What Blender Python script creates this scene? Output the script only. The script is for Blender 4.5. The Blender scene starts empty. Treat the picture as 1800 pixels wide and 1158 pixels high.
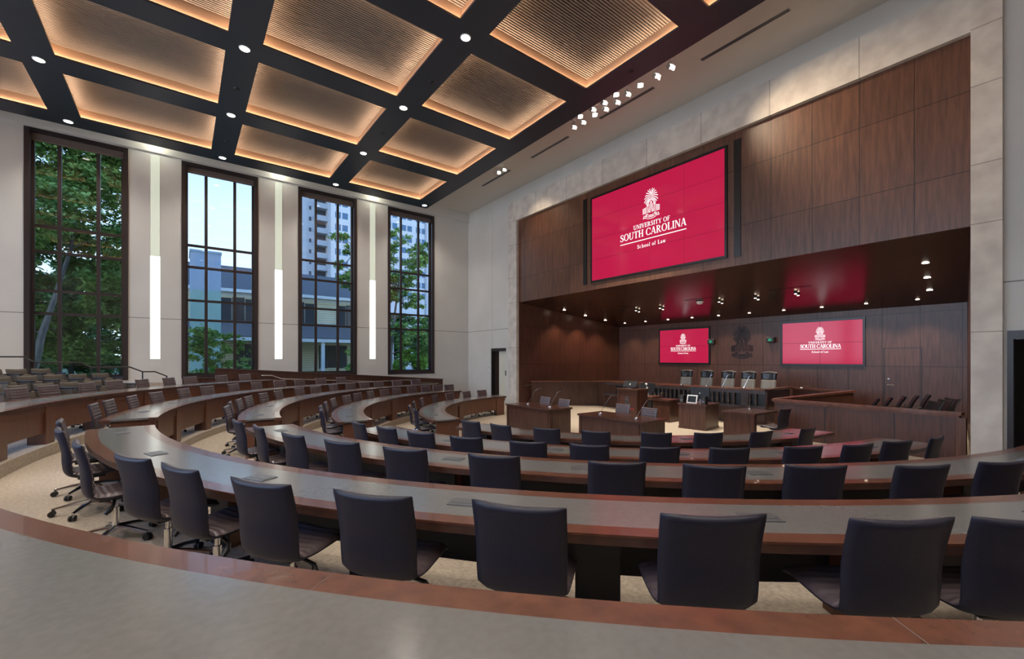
import bpy, math, random
from math import sin, cos, pi, radians as R, atan2, asin, hypot, sqrt
from mathutils import Vector, Matrix
random.seed(7)
SC = bpy.context.scene
COL = SC.collection
# ---------------------------------------------------------------- camera, sky, exposure
cam = bpy.data.objects.new('camera', bpy.data.cameras.new('camera'))
COL.objects.link(cam)
cam.location = (0, 0, 2.166)
cam.rotation_euler = (R(90), 0, R(-37.4))
cam.data.sensor_fit = 'HORIZONTAL'
cam.data.sensor_width = 36
cam.data.lens = 760 / 1800 * 36
cam.data.shift_y = 52 / 1800
cam.data.clip_start = 0.05
cam.data.clip_end = 600
SC.camera = cam
SC.view_settings.view_transform = 'Standard'
SC.view_settings.look = 'None'
SC.view_settings.gamma = 1
SC.view_settings.use_curve_mapping = False
SC.view_settings.exposure = 0.72

W = bpy.data.worlds.new('sky')
SC.world = W
W.use_nodes = True
nt = W.node_tree
bg = nt.nodes['Background']
geo = nt.nodes.new('ShaderNodeTexCoord')
sep = nt.nodes.new('ShaderNodeSeparateXYZ')
ramp = nt.nodes.new('ShaderNodeValToRGB')
nt.links.new(geo.outputs['Generated'], sep.inputs[0])
nt.links.new(sep.outputs['Z'], ramp.inputs[0])
nt.links.new(ramp.outputs[0], bg.inputs[0])
cr = ramp.color_ramp
cr.elements[0].position = 0.0
cr.elements[0].color = (0.74, 0.80, 0.90, 1)
cr.elements[1].position = 0.5
cr.elements[1].color = (0.20, 0.41, 0.95, 1)
e = cr.elements.new(0.28)
e.color = (0.55, 0.72, 0.98, 1)
bg.inputs[1].default_value = 3.7

K_DOWN, K_SPOT, K_COVE, K_ALC = 320, 900, 30.0, 130   # lamp powers
WARM = (1.0, 0.91, 0.80)


def portal(x, y, z, sx, sz, rz):
    l = bpy.data.lights.new('daylight_portal', 'AREA')
    l.shape = 'RECTANGLE'
    l.size = sx
    l.size_y = sz
    l.cycles.is_portal = True
    o = bpy.data.objects.new('daylight_portal', l)
    COL.objects.link(o)
    o.location = (x, y, z)
    o.rotation_euler = (R(-90), 0, rz)


WX = (-8.0, -4.0, 0.0, 4.0, 8.0)
for x in WX:
    portal(x + 1.25, 20.85, 5.55, 2.5, 8.2, 0)
for y in (3.25, 9.45, 15.65):
    portal(-9.75, y, 5.6, 5.5, 7.4, R(90))


def spot(x, y, z, tx, ty, tz, power, angle, color=WARM, blend=0.6, rad=0.06):
    l = bpy.data.lights.new('lamp_light', 'SPOT')
    l.energy = power
    l.spot_size = R(angle)
    l.spot_blend = blend
    l.shadow_soft_size = rad
    l.color = color
    o = bpy.data.objects.new('lamp_light', l)
    COL.objects.link(o)
    o.location = (x, y, z)
    d = Vector((tx - x, ty - y, tz - z))
    o.rotation_euler = d.to_track_quat('-Z', 'Y').to_euler()
    return o


# ---------------------------------------------------------------- materials
def mat(name, col, rough=0.5, metal=0.0, spec=0.5, coat=0.0, emit=None, es=0.0):
    m = bpy.data.materials.new(name)
    m.use_nodes = True
    b = m.node_tree.nodes['Principled BSDF']
    b.inputs['Base Color'].default_value = (*col, 1)
    b.inputs['Roughness'].default_value = rough
    b.inputs['Metallic'].default_value = metal
    b.inputs['Specular IOR Level'].default_value = spec
    b.inputs['Coat Weight'].default_value = coat
    if emit:
        b.inputs['Emission Color'].default_value = (*emit, 1)
        b.inputs['Emission Strength'].default_value = es
    return m


def N(m, t):
    return m.node_tree.nodes.new(t)


def L(m, a, b):
    m.node_tree.links.new(a, b)


def math_node(m, op, a, b=None, c=None):
    n = N(m, 'ShaderNodeMath')
    n.operation = op
    for i, v in enumerate((a, b, c)):
        if v is None:
            continue
        if isinstance(v, (int, float)):
            n.inputs[i].default_value = v
        else:
            L(m, v, n.inputs[i])
    return n.outputs[0]


def mottled(m, c1, c2, scale=(1, 1, 1), nscale=4.0, detail=4, bump=0.0, lo=0.35, hi=0.65):
    b = m.node_tree.nodes['Principled BSDF']
    tc = N(m, 'ShaderNodeTexCoord')
    mp = N(m, 'ShaderNodeMapping')
    mp.inputs['Scale'].default_value = scale
    nz = N(m, 'ShaderNodeTexNoise')
    nz.inputs['Scale'].default_value = nscale
    nz.inputs['Detail'].default_value = detail
    rp = N(m, 'ShaderNodeValToRGB')
    rp.color_ramp.elements[0].position = lo
    rp.color_ramp.elements[1].position = hi
    rp.color_ramp.elements[0].color = (*c1, 1)
    rp.color_ramp.elements[1].color = (*c2, 1)
    L(m, tc.outputs['Object'], mp.inputs[0])
    L(m, mp.outputs[0], nz.inputs['Vector'])
    L(m, nz.outputs['Fac'], rp.inputs[0])
    L(m, rp.outputs[0], b.inputs['Base Color'])
    if bump:
        bp = N(m, 'ShaderNodeBump')
        bp.inputs['Strength'].default_value = bump
        bp.inputs['Distance'].default_value = 0.02
        L(m, nz.outputs['Fac'], bp.inputs['Height'])
        L(m, bp.outputs[0], b.inputs['Normal'])
    return rp.outputs[0]


def wood(name, c1, c2, rough=0.35, grain=(14, 14, 1.2), coat=0.0):
    m = mat(name, c1, rough, coat=coat)
    mottled(m, c1, c2, grain, 2.2, 6, 0.0, 0.3, 0.7)
    return m


def joints(m, src, axis, a0, da, zs, dark=0.25, half=0.008, vary=0.25, xs=None):
    """thin dark joint lines on a panelled surface; a per-panel tone shift"""
    b = m.node_tree.nodes['Principled BSDF']
    tc = N(m, 'ShaderNodeTexCoord')
    sp = N(m, 'ShaderNodeSeparateXYZ')
    L(m, tc.outputs['Object'], sp.inputs[0])
    a = sp.outputs[axis]
    z = sp.outputs['Z']
    line = None
    cell = None
    if da:
        q = math_node(m, 'DIVIDE', math_node(m, 'SUBTRACT', a, a0), da)
        fr = math_node(m, 'FRACT', q)
        cell = math_node(m, 'FLOOR', q)
        dist = math_node(m, 'MULTIPLY', math_node(m, 'MINIMUM', fr, math_node(m, 'SUBTRACT', 1.0, fr)), da)
        line = math_node(m, 'LESS_THAN', dist, half)
    zc = None
    for zi in zs:
        d = math_node(m, 'LESS_THAN', math_node(m, 'ABSOLUTE', math_node(m, 'SUBTRACT', z, zi)), half)
        line = d if line is None else math_node(m, 'MAXIMUM', line, d)
        g = math_node(m, 'GREATER_THAN', z, zi)
        zc = g if zc is None else math_node(m, 'ADD', zc, g)
    fac = None
    if cell is not None and vary:
        cx = N(m, 'ShaderNodeCombineXYZ')
        L(m, cell, cx.inputs[0])
        if zc is not None:
            L(m, zc, cx.inputs[1])
        wn = N(m, 'ShaderNodeTexWhiteNoise')
        L(m, cx.outputs[0], wn.inputs['Vector'])
        fac = math_node(m, 'MULTIPLY_ADD', wn.outputs['Value'], vary, 1 - vary / 2)
    mul = math_node(m, 'MULTIPLY_ADD', line, dark - 1.0, 1.0)
    if fac is not None:
        mul = math_node(m, 'MULTIPLY', mul, fac)
    vm = N(m, 'ShaderNodeVectorMath')
    vm.operation = 'SCALE'
    L(m, src, vm.inputs[0])
    L(m, mul, vm.inputs['Scale'])
    L(m, vm.outputs[0], b.inputs['Base Color'])
    bp = N(m, 'ShaderNodeBump')
    bp.inputs['Strength'].default_value = 0.4
    bp.inputs['Distance'].default_value = 0.01
    L(m, math_node(m, 'SUBTRACT', 1.0, line), bp.inputs['Height'])
    L(m, bp.outputs[0], b.inputs['Normal'])


M = {}
m = mat('carpet', (.46, .38, .28), 0.95, spec=.1)
mottled(m, (.34, .285, .225), (.48, .41, .33), (1, 1, 1), 28, 8, .5, .3, .7)
M['carpet'] = m
m = mat('paint', (.60, .585, .55), 0.7, spec=.2)
s = mottled(m, (.58, .565, .53), (.62, .605, .57), nscale=.8)
joints(m, s, 'X', 0, 0, [3.65], .35, .012, 0)
M['paint'] = m
M['paint_plain'] = mat('paint_plain', (.62, .605, .57), .7, spec=.2)
M['ceil_white'] = mat('ceiling_white', (.62, .59, .55), .8, spec=.1)
m = mat('limestone', (.6, .55, .48), .6, spec=.25)
s = mottled(m, (.52, .47, .42), (.66, .61, .54), (1, 1, 1), 2.5, 8)
joints(m, s, 'Y', 0, 0, [2.7, 4.83, 6.0, 7.55, 8.69], .55, .01, 0)
M['stone'] = m
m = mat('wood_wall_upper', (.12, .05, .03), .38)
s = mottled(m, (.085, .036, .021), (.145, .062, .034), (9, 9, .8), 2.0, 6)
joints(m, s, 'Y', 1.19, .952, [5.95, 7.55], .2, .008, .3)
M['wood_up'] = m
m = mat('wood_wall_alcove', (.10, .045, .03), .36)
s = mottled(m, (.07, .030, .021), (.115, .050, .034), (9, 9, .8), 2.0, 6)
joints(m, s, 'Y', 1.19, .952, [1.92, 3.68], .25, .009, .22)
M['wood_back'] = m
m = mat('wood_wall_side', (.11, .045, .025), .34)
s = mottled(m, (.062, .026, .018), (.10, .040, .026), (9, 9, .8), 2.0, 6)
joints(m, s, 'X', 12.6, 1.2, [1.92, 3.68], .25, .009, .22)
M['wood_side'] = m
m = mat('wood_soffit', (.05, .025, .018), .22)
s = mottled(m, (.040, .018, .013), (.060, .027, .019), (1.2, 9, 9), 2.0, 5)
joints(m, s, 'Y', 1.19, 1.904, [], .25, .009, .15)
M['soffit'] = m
M['desk_wood'] = wood('desk_cherry_trim', (.088, .034, .022), (.135, .052, .030), .26, (5, 5, 5), .2)
M['edge_wood'] = wood('desk_edge_wood', (.055, .026, .020), (.085, .040, .028), .3, (5, 5, 5), .1)
M['desk_front'] = wood('desk_front_wood', (.105, .042, .025), (.155, .064, .036), .35, (9, 9, .8))
M['inlay'] = mat('desk_grey_laminate', (.165, .16, .15), .22, spec=.5, coat=.3)
M['inlay'].node_tree.nodes['Principled BSDF'].inputs['Coat Roughness'].default_value = .16
mottled(M['inlay'], (.128, .124, .118), (.140, .136, .130), nscale=30, detail=6)
M['dark_wood'] = wood('dark_walnut', (.050, .021, .015), (.085, .036, .024), .26, (9, 9, .8), .1)
M['cap_wood'] = wood('rail_cap_wood', (.13, .050, .030), (.20, .080, .045), .25, (4, 4, 4), .2)
M['bench_dark'] = wood('bench_dark', (.060, .048, .050), (.085, .068, .068), .28, (9, 9, .8), .2)
M['leather'] = mat('navy_leather', (.012, .012, .022), .46, spec=.4)
mottled(M['leather'], (.011, .0105, .020), (.015, .014, .026), nscale=60)
M['leather_rib'] = mat('brown_leather', (.10, .075, .080), .32, spec=.6)
M['black_leather'] = mat('black_leather', (.016, .016, .018), .32, spec=.6)
M['lit_leather'] = mat('lit_leather', (.30, .27, .22), .4, spec=.5)  # paler copy of the black leather, strong light put into its colour
M['painted_shade'] = mat('under_desk_shade', (.012, .012, .014), .5)  # under-desk shade put into the colour of near-black sheets
M['chrome'] = mat('chrome', (.72, .72, .74), .14, 1.0)
M['steel'] = mat('brushed_steel', (.38, .38, .40), .35, 1.0)
M['black'] = mat('black_plastic', (.012, .012, .013), .4)
M['plate'] = mat('grey_plate', (.13, .135, .14), .35, .4)
M['taupe'] = mat('taupe_fabric', (.15, .125, .10), .9, spec=.15)
mottled(M['taupe'], (.098, .086, .074), (.118, .104, .09), nscale=50)
M['cloud'] = mat('dark_ceiling_panel', (.024, .028, .042), .45, spec=.5)
M['slat'] = mat('slat_oak', (.18, .158, .140), .5)
M['slat_gap'] = mat('slat_gap', (.02, .017, .015), .9)
M['cove'] = mat('cove_wall', (.26, .175, .12), .6)
M['cove_light'] = mat('cove_light', (1, .7, .5), .5, emit=(1.0, .66, .42), es=K_COVE)
M['stone_l'] = mat('limestone_lintel', (.6, .55, .48), .6, spec=.25)
s = mottled(M['stone_l'], (.52, .47, .42), (.66, .61, .54), (1, 1, 1), 2.5, 8)
joints(M['stone_l'], s, 'Y', 1.15, 1.917, [], .55, .01, .12)
M['lens'] = mat('lamp_lens', (1, 1, 1), .5, emit=(1.0, .93, .82), es=9)
M['lens_small'] = mat('small_lamp_lens', (1, 1, 1), .5, emit=(1.0, .82, .6), es=14)
M['strip_hi'] = mat('strip_diffuser_bright', (.25, .25, .23), .5, emit=(.97, 1.0, .92), es=.95)
M['strip_lo'] = mat('strip_diffuser_soft', (.25, .25, .22), .5, emit=(.86, .92, .74), es=.36)
M['white_metal'] = mat('white_metal', (.7, .7, .7), .4)
M['frame'] = mat('window_frame_bronze', (.030, .022, .022), .35, spec=.5)
M['shade'] = mat('roller_shade', (.12, .095, .085), .8)
M['red'] = mat('screen_garnet', (.03, 0, .005), .10, spec=.3, emit=(.40, .010, .048), es=.75)
mottled_r = N(M['red'], 'ShaderNodeTexCoord')
M['white_px'] = mat('screen_white', (.1, .1, .1), .15, emit=(1, .93, .96), es=.72)
M['bezel'] = mat('screen_bezel', (.008, .008, .009), .3)
M['red_line'] = mat('screen_joint', (.02, .002, .004), .4)
M['emblem'] = mat('emblem_metal', (.022, .016, .018), .4, .3)
M['red_text'] = mat('garnet_lettering', (.45, .03, .05), .4)
M['green_led'] = mat('green_indicator', (0, .1, .05), .4, emit=(.03, .35, .2), es=.35)
M['cream_door'] = mat('cream_paint', (.62, .60, .50), .6)
M['door_dark'] = wood('door_walnut', (.022, .012, .010), (.035, .018, .014), .4)
M['glass'] = None
g = bpy.data.materials.new('window_glass')
g.use_nodes = True
t = g.node_tree
t.nodes.remove(t.nodes['Principled BSDF'])
out = t.nodes['Material Output']
tr = t.nodes.new('ShaderNodeBsdfTransparent')
tr.inputs[0].default_value = (.50, .55, .56, 1)
gl = t.nodes.new('ShaderNodeBsdfGlossy')
gl.inputs['Roughness'].default_value = .02
lw = t.nodes.new('ShaderNodeFresnel')
lw.inputs[0].default_value = 1.45
mx = t.nodes.new('ShaderNodeMixShader')
t.links.new(lw.outputs[0], mx.inputs[0])
t.links.new(tr.outputs[0], mx.inputs[1])
t.links.new(gl.outputs[0], mx.inputs[2])
t.links.new(mx.outputs[0], out.inputs[0])
M['glass'] = g
M['clear_glass'] = g.copy()
M['clear_glass'].name = 'clear_glass'
for n_ in M['clear_glass'].node_tree.nodes:
    if n_.type == 'BSDF_TRANSPARENT':
        n_.inputs[0].default_value = (.94, .97, 1, 1)
# outdoors
M['grass'] = mat('lawn', (.05, .09, .03), .95)
mottled(M['grass'], (.04, .07, .02), (.09, .13, .04), nscale=1.5)
M['bark'] = mat('bark', (.22, .18, .15), .9)
mottled(M['bark'], (.16, .13, .11), (.30, .26, .22), (3, 3, .8), 3, 6, .5)


def leafmat(name, a, b2):
    m = mat(name, a, .75, spec=.12)
    mottled(m, a, b2, (1, 1, 1), 1.6, 5, 0, .35, .65)
    return m


M['leaf'] = leafmat('leaves_mid_green', (.12, .22, .05), (.42, .55, .14))
M['leaf_dark'] = leafmat('leaves_dark_green', (.05, .12, .035), (.14, .24, .07))
M['leaf_lime'] = leafmat('leaves_fresh_green', (.16, .32, .05), (.38, .55, .10))
m = mat('cream_siding', (.62, .55, .38), .8)
s = mottled(m, (.80, .68, .44), (.86, .74, .50), nscale=1)
joints(m, s, 'X', 0, 0, [.3 + .22 * i for i in range(38)], .62, .028, 0)
M['siding'] = m
M['shingle'] = mat('slate_shingles', (.13, .14, .17), .9)
mottled(M['shingle'], (.095, .085, .08), (.17, .155, .145), (1, 1, 1), 9, 6, .3)
M['trim_white'] = mat('white_trim', (.8, .78, .74), .6)
M['shutter'] = mat('black_shutter', (.02, .022, .028), .6)
M['house_pane'] = mat('house_window_pane', (.05, .035, .035), .15)
M['reflection_blue'] = mat('reflection_pale_blue', (.50, .56, .66), .8)  # window glass reflection, put into the solid colours of a block
M['reflection_green'] = mat('reflection_pale_green', (.42, .60, .50), .3)
M['tower_wall'] = mat('tower_concrete', (.85, .80, .80), .8)
M['tower_grey'] = mat('tower_grey', (.48, .48, .52), .8)
M['tower_pane'] = mat('tower_pane', (.10, .20, .33), .2)
M['tower_dark'] = mat('tower_recess', (.07, .075, .09), .6)
M['asphalt'] = mat('asphalt', (.10, .10, .11), .9)
M['car_blue'] = mat('car_paint', (.25, .38, .60), .25, spec=.6)
M['lamp_orange'] = mat('street_lamp_glow', (1, .5, .1), .5, emit=(1, .42, .08), es=6)
M['lamp_white'] = mat('street_lamp_white', (1, 1, .9), .5, emit=(.75, 1, .85), es=5)


# ---------------------------------------------------------------- mesh helpers
class MB:
    def __init__(self):
        self.v = []
        self.f = []
        self.mi = []
        self.cur = 0

    def add(self, vs, fs):
        o = len(self.v)
        self.v += [tuple(p) for p in vs]
        self.f += [tuple(i + o for i in f) for f in fs]
        self.mi += [self.cur] * len(fs)
        return self

    def box(self, x0, x1, y0, y1, z0, z1):
        return self.add([(x0, y0, z0), (x1, y0, z0), (x1, y1, z0), (x0, y1, z0), (x0, y0, z1), (x1, y0, z1), (x1, y1, z1), (x0, y1, z1)],
                        [(0, 3, 2, 1), (4, 5, 6, 7), (0, 1, 5, 4), (1, 2, 6, 5), (2, 3, 7, 6), (3, 0, 4, 7)])

    def obox(self, c, a, b, d):
        """box round centre c with half-vectors a, b, d"""
        c, a, b, d = Vector(c), Vector(a), Vector(b), Vector(d)
        if a.cross(b).dot(d) < 0:
            a = -a
        vs = [c - a - b - d, c + a - b - d, c + a + b - d, c - a + b - d, c - a - b + d, c + a - b + d, c + a + b + d, c - a + b + d]
        return self.add(vs, [(0, 3, 2, 1), (4, 5, 6, 7), (0, 1, 5, 4), (1, 2, 6, 5), (2, 3, 7, 6), (3, 0, 4, 7)])

    def quad(self, *p):
        return self.add(p, [tuple(range(len(p)))])

    def prism(self, poly, z0, z1):
        """upright prism on a plan polygon; z1 may be a list of heights per corner"""
        n = len(poly)
        zt = z1 if isinstance(z1, (list, tuple)) else [z1] * n
        zb = z0 if isinstance(z0, (list, tuple)) else [z0] * n
        ar = sum(poly[i][0] * poly[(i + 1) % n][1] - poly[(i + 1) % n][0] * poly[i][1] for i in range(n))
        idx = list(range(n)) if ar > 0 else list(range(n))[::-1]
        P = [poly[i] for i in idx]
        zt = [zt[i] for i in idx]
        zb = [zb[i] for i in idx]
        vs = [(p[0], p[1], zb[i]) for i, p in enumerate(P)] + [(p[0], p[1], zt[i]) for i, p in enumerate(P)]
        fs = [tuple(range(n))[::-1], tuple(range(n, 2 * n))]
        fs += [(i, (i + 1) % n, n + (i + 1) % n, n + i) for i in range(n)]
        return self.add(vs, fs)

    def tube(self, pts, r, n=8, caps=True):
        pts = [Vector(p) for p in pts]
        rs = r if isinstance(r, (list, tuple)) else [r] * len(pts)
        vs = []
        fs = []
        up = None
        for i, p in enumerate(pts):
            if i == 0:
                d = pts[1] - p
            elif i == len(pts) - 1:
                d = p - pts[-2]
            else:
                d = (pts[i + 1] - p).normalized() + (p - pts[i - 1]).normalized()
            d.normalize()
            if up is None:
                ref = Vector((0, 0, 1)) if abs(d.z) < .9 else Vector((1, 0, 0))
                up = d.cross(ref).normalized()
            else:
                up = (up - d * up.dot(d)).normalized()
            s = d.cross(up)
            for k in range(n):
                a = 2 * pi * k / n
                vs.append(p + (up * cos(a) + s * sin(a)) * rs[i])
        for i in range(len(pts) - 1):
            for k in range(n):
                a, b = i * n + k, i * n + (k + 1) % n
                fs.append((a, b, b + n, a + n))
        if caps:
            fs.append(tuple(range(n))[::-1])
            fs.append(tuple(range((len(pts) - 1) * n, len(pts) * n)))
        return self.add(vs, fs)

    def lathe(self, prof, n=12, c=(0, 0, 0), caps=True):
        vs = []
        fs = []
        for (r, z) in prof:
            for k in range(n):
                a = 2 * pi * k / n
                vs.append((c[0] + r * cos(a), c[1] + r * sin(a), c[2] + z))
        for i in range(len(prof) - 1):
            for k in range(n):
                a, b = i * n + k, i * n + (k + 1) % n
                fs.append((a, b, b + n, a + n))
        if caps:
            fs.append(tuple(range(n))[::-1])
            fs.append(tuple(range((len(prof) - 1) * n, len(prof) * n)))
        return self.add(vs, fs)

    def xf(self, mtx, start=0):
        self.v[start:] = [tuple(mtx @ Vector(p)) for p in self.v[start:]]
        return self

    def build(self, name, mats, parent=None, smooth=False, bevel=0, loc=None, rz=None, **props):
        me = bpy.data.meshes.new(name)
        me.from_pydata(self.v, [], self.f)
        if not isinstance(mats, (list, tuple)):
            mats = [mats]
        for mm in mats:
            me.materials.append(M[mm] if isinstance(mm, str) else mm)
        if len(mats) > 1:
            me.polygons.foreach_set('material_index', self.mi)
        if smooth:
            me.polygons.foreach_set('use_smooth', [True] * len(me.polygons))
        me.update()
        o = bpy.data.objects.new(name, me)
        COL.objects.link(o)
        if smooth and smooth != 'all':
            md = o.modifiers.new('edges', 'EDGE_SPLIT')
            md.split_angle = R(40)
        if bevel:
            md = o.modifiers.new('bevel', 'BEVEL')
            md.width = bevel
            md.segments = 2
            md.limit_method = 'ANGLE'
        if parent:
            o.parent = parent
        if loc:
            o.location = loc
        if rz is not None:
            o.rotation_euler = (0, 0, rz)
        for k, val in props.items():
            o[k] = val
        return o


def thing(name, label, cat, loc=(0, 0, 0), rz=0, group=None):
    o = bpy.data.objects.new(name, None)
    COL.objects.link(o)
    o.empty_display_size = .1
    o.location = loc
    o.rotation_euler = (0, 0, rz)
    o['label'] = label
    o['category'] = cat
    if group:
        o['group'] = group
    return o


def tag(o, label, cat, group=None):
    o['label'] = label
    o['category'] = cat
    if group:
        o['group'] = group
    return o


def copy_tree(o, parent=None):
    c = o.copy()
    COL.objects.link(c)
    c.parent = parent
    for ch in o.children:
        copy_tree(ch, c)
    return c


def struct(o):
    o['kind'] = 'structure'
    return o


ORD = ['', 'first', 'second', 'third', 'fourth', 'fifth', 'sixth', 'seventh', 'eighth', 'ninth', 'tenth', 'eleventh', 'twelfth', 'thirteenth', 'fourteenth']

# ---------------------------------------------------------------- seating rings (plan geometry)
CX, CY = 8.97, 8.62
RI = {1: 11.05, 2: 9.29, 3: 7.48, 4: 5.738, 5: 3.591}
RB = {1: 0.0, 2: .10, 3: .317, 4: .356, 5: .4685}
TOP = {1: 1.406, 2: 1.217, 3: 1.065, 4: .878, 5: .72}
TIER = {1: .686, 2: .497, 3: .345, 4: .158, 5: 0.0}
DW = {1: .78, 2: .70, 3: .70, 4: .72, 5: .74}


def ring(k, phi, off=0.0):
    r = RI[k] + RB[k] * phi * phi + off
    return (CX - r * cos(phi), CY + r * sin(phi))


# ================================================================= ROOM SHELL
XW, YN, YS, XE = -9.5, 20.44, -3.3, 12.6      # west, window wall, south, screen wall
ZC, ZCL = 10.2, 9.57
mb = MB()
mb.box(XW - .3, 19.3, YS - .3, YN + .35, -.2, 0)
struct(mb.build('floor', 'carpet'))
# tiers
PH = R(93)


def ray_rect(phi):
    dx, dy = -cos(phi), sin(phi)
    ts = []
    if dx < 0:
        ts.append((XW - CX) / dx)
    if dy > 1e-6:
        ts.append((YN - CY) / dy)
    if dy < -1e-6:
        ts.append((YS - CY) / dy)
    return min(ts)


for k in (4, 3, 2, 1):
    mb = MB()
    n = 120
    ins, outs = [], []
    for i in range(n + 1):
        ph = -PH + 2 * PH * i / n
        ins.append(ring(k, ph, -.06))
        if k > 1:
            outs.append(ring(k - 1, ph, .02))
        else:
            r = ray_rect(ph)
            outs.append((CX - r * cos(ph), CY + r * sin(ph)))
    z0, z1 = 0.0, TIER[k]
    vs = []
    for a, b in zip(ins, outs):
        vs += [(a[0], a[1], z0), (a[0], a[1], z1), (b[0], b[1], z1), (b[0], b[1], z0)]
    fs = []
    for i in range(n):
        o = 4 * i
        for j in range(3):
            fs.append((o + j, o + 4 + j, o + 5 + j, o + 1 + j)[::-1])
    fs.append((0, 1, 2, 3))
    fs.append((4 * n, 4 * n + 3, 4 * n + 2, 4 * n + 1))
    mb.add(vs, fs)
    struct(mb.build('floor', 'carpet'))
# audience tiers at the far left
for i, (rr, z) in enumerate(((12.45, .84), (13.55, 1.0), (14.65, 1.15), (15.75, 1.31))):
    mb = MB()
    vs = []
    fs = []
    n = 24
    for j in range(n + 1):
        ph = R(14) + R(38) * j / n
        r2 = min(rr + (1.12 if i < 3 else 3), ray_rect(ph) - .02)
        r1 = min(rr, r2 - .02)
        for (r, zz) in ((r1, .6), (r1, z), (r2, z), (r2, .6)):
            vs.append((CX - r * cos(ph), CY + r * sin(ph), zz))
    for j in range(n):
        o = 4 * j
        for q in range(3):
            fs.append((o + q, o + 4 + q, o + 5 + q, o + 1 + q)[::-1])
    fs.append((0, 1, 2, 3))
    fs.append((4 * n, 4 * n + 3, 4 * n + 2, 4 * n + 1))
    mb.add(vs, fs)
    struct(mb.build('floor', 'carpet'))
# judges' platform
mb = MB()
mb.box(15.95, 18.98, 5.9, 14.6, .001, .45)
struct(mb.build('floor', 'carpet'))
mb = MB()
mb.box(13.5, 18.98, 2.1, 4.2, .001, .18)
struct(mb.build('floor', 'carpet'))


# window wall
WZ0, WZ1 = 1.42, 9.62
mb = MB()
xs = [XW - .3]
for x in WX:
    xs += [x, x + 2.5]
xs.append(12.9)
for i in range(0, len(xs), 2):
    mb.box(xs[i], xs[i + 1], YN, YN + .35, -.2, ZC + .3)
for x in WX:
    mb.box(x, x + 2.5, YN, YN + .35, -.2, WZ0)
    mb.box(x, x + 2.5, YN, YN + .35, WZ1, ZC + .3)
struct(mb.build('wall_north', 'paint'))
mb = MB()
mb.box(XW, XE, YN - .07, YN, 9.68, ZC)
struct(mb.build('trim_1', 'paint_plain'))
# west wall, unseen; large openings added to let in cool daylight
mb = MB()
ys = [YS - .3, .5, 6, 6.7, 12.2, 12.9, 18.4, YN]
for i in range(0, 8, 2):
    mb.box(XW - .3, XW, ys[i], ys[i + 1], -.2, ZC + .3)
for i in (1, 3, 5):
    mb.box(XW - .3, XW, ys[i], ys[i + 1], -.2, 1.9)
    mb.box(XW - .3, XW, ys[i], ys[i + 1], 9.3, ZC + .3)
struct(mb.build('wall_west', 'paint'))
mb = MB()
mb.box(XW - .3, XE + .3, YS - .3, YS, -.2, ZC + .3)
struct(mb.build('wall_south', 'paint'))
# white ceiling
mb = MB()
mb.box(XW - .3, XE + .4, YS - .3, YN + .35, ZC, ZC + .3)
struct(mb.build('ceiling', 'ceil_white'))
# screen wall: side walls with door openings, band above the stone
mb = MB()
DZ = 2.71
mb.box(XE, XE + .3, 18.2, YN, -.2, ZC)
mb.box(XE, XE + .3, 16.95, 18.2, DZ, ZC)
mb.box(XE, XE + .3, 16.0, 16.95, -.2, ZC)
mb.box(XE, XE + .3, 1.2, 16.0, 8.7, ZC)
mb.box(XE, XE + .3, .82, 1.2, -.2, ZC)
mb.box(XE, XE + .3, -.9, .82, DZ, ZC)
mb.box(XE, XE + .3, YS, -.9, -.2, ZC)
struct(mb.build('wall_east', 'paint'))
mb = MB()
mb.box(XE - .012, XE, 18.13, 18.17, DZ, ZC)
struct(mb.build('trim_2', 'paint_plain'))
# stone surround
XF = 12.45
mb = MB()
mb.box(XF, XE + .05, 15.95, 16.58, 0, 9.6)
mb.box(XF, XE + .05, .87, 1.29, 0, 9.6)
struct(mb.build('trim_3', 'stone'))
mb = MB()
mb.box(XF, XE + .05, 1.29, 15.95, 8.66, 9.6)
struct(mb.build('trim_4', 'stone_l'))
# upper wood wall
mb = MB()
mb.box(12.58, 13.0, 1.29, 15.95, 4.83, 8.66)
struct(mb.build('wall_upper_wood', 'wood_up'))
# alcove
XB, ZB = 19.0, 3.90
mb = MB()
mb.prism([(XE, 15.95), (XB, 15.2), (XB, 15.5), (XE, 16.25)], 0, 5)
mb.prism([(XE, 1.29), (XB, 2.04), (XB, 1.74), (XE, 1.0)], 0, 5)
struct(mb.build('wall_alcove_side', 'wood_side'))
mb = MB()
mb.box(XB, XB + .3, 1.7, 15.5, 0, 5)
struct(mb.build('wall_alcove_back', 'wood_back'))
mb = MB()
mb.add([(12.62, 1.2, 4.83), (12.62, 16.0, 4.83), (XB + .01, 16.0, ZB), (XB + .01, 1.2, ZB), (12.62, 1.2, 5.1), (12.62, 16.0, 5.1), (XB + .01, 16.0, 5.1), (XB + .01, 1.2, 5.1)],
       [(0, 1, 2, 3), (4, 7, 6, 5), (0, 4, 5, 1), (1, 5, 6, 2), (2, 6, 7, 3), (3, 7, 4, 0)])
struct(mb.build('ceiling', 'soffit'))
# back rooms seen through the two doors
mb = MB()
mb.box(XE + .3, 15.4, 20.3, 20.44, -.1, 3.2)
mb.box(15.4, 15.5, 16.4, 20.44, -.1, 3.2)
mb.box(XE + .3, 15.5, 16.4, 20.44, 3.2, 3.3)
struct(mb.build('wall_vestibule', 'cream_door'))
mb = MB()
mb.box(XE + .3, 15.5, -2.6, -2.5, 0, 3.2)
mb.box(15.5, 15.6, -2.6, .95, 0, 3.2)
mb.box(XE + .3, 15.6, -2.6, .95, 3.2, 3.3)
struct(mb.build('wall_lobby', 'door_dark'))

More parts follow.
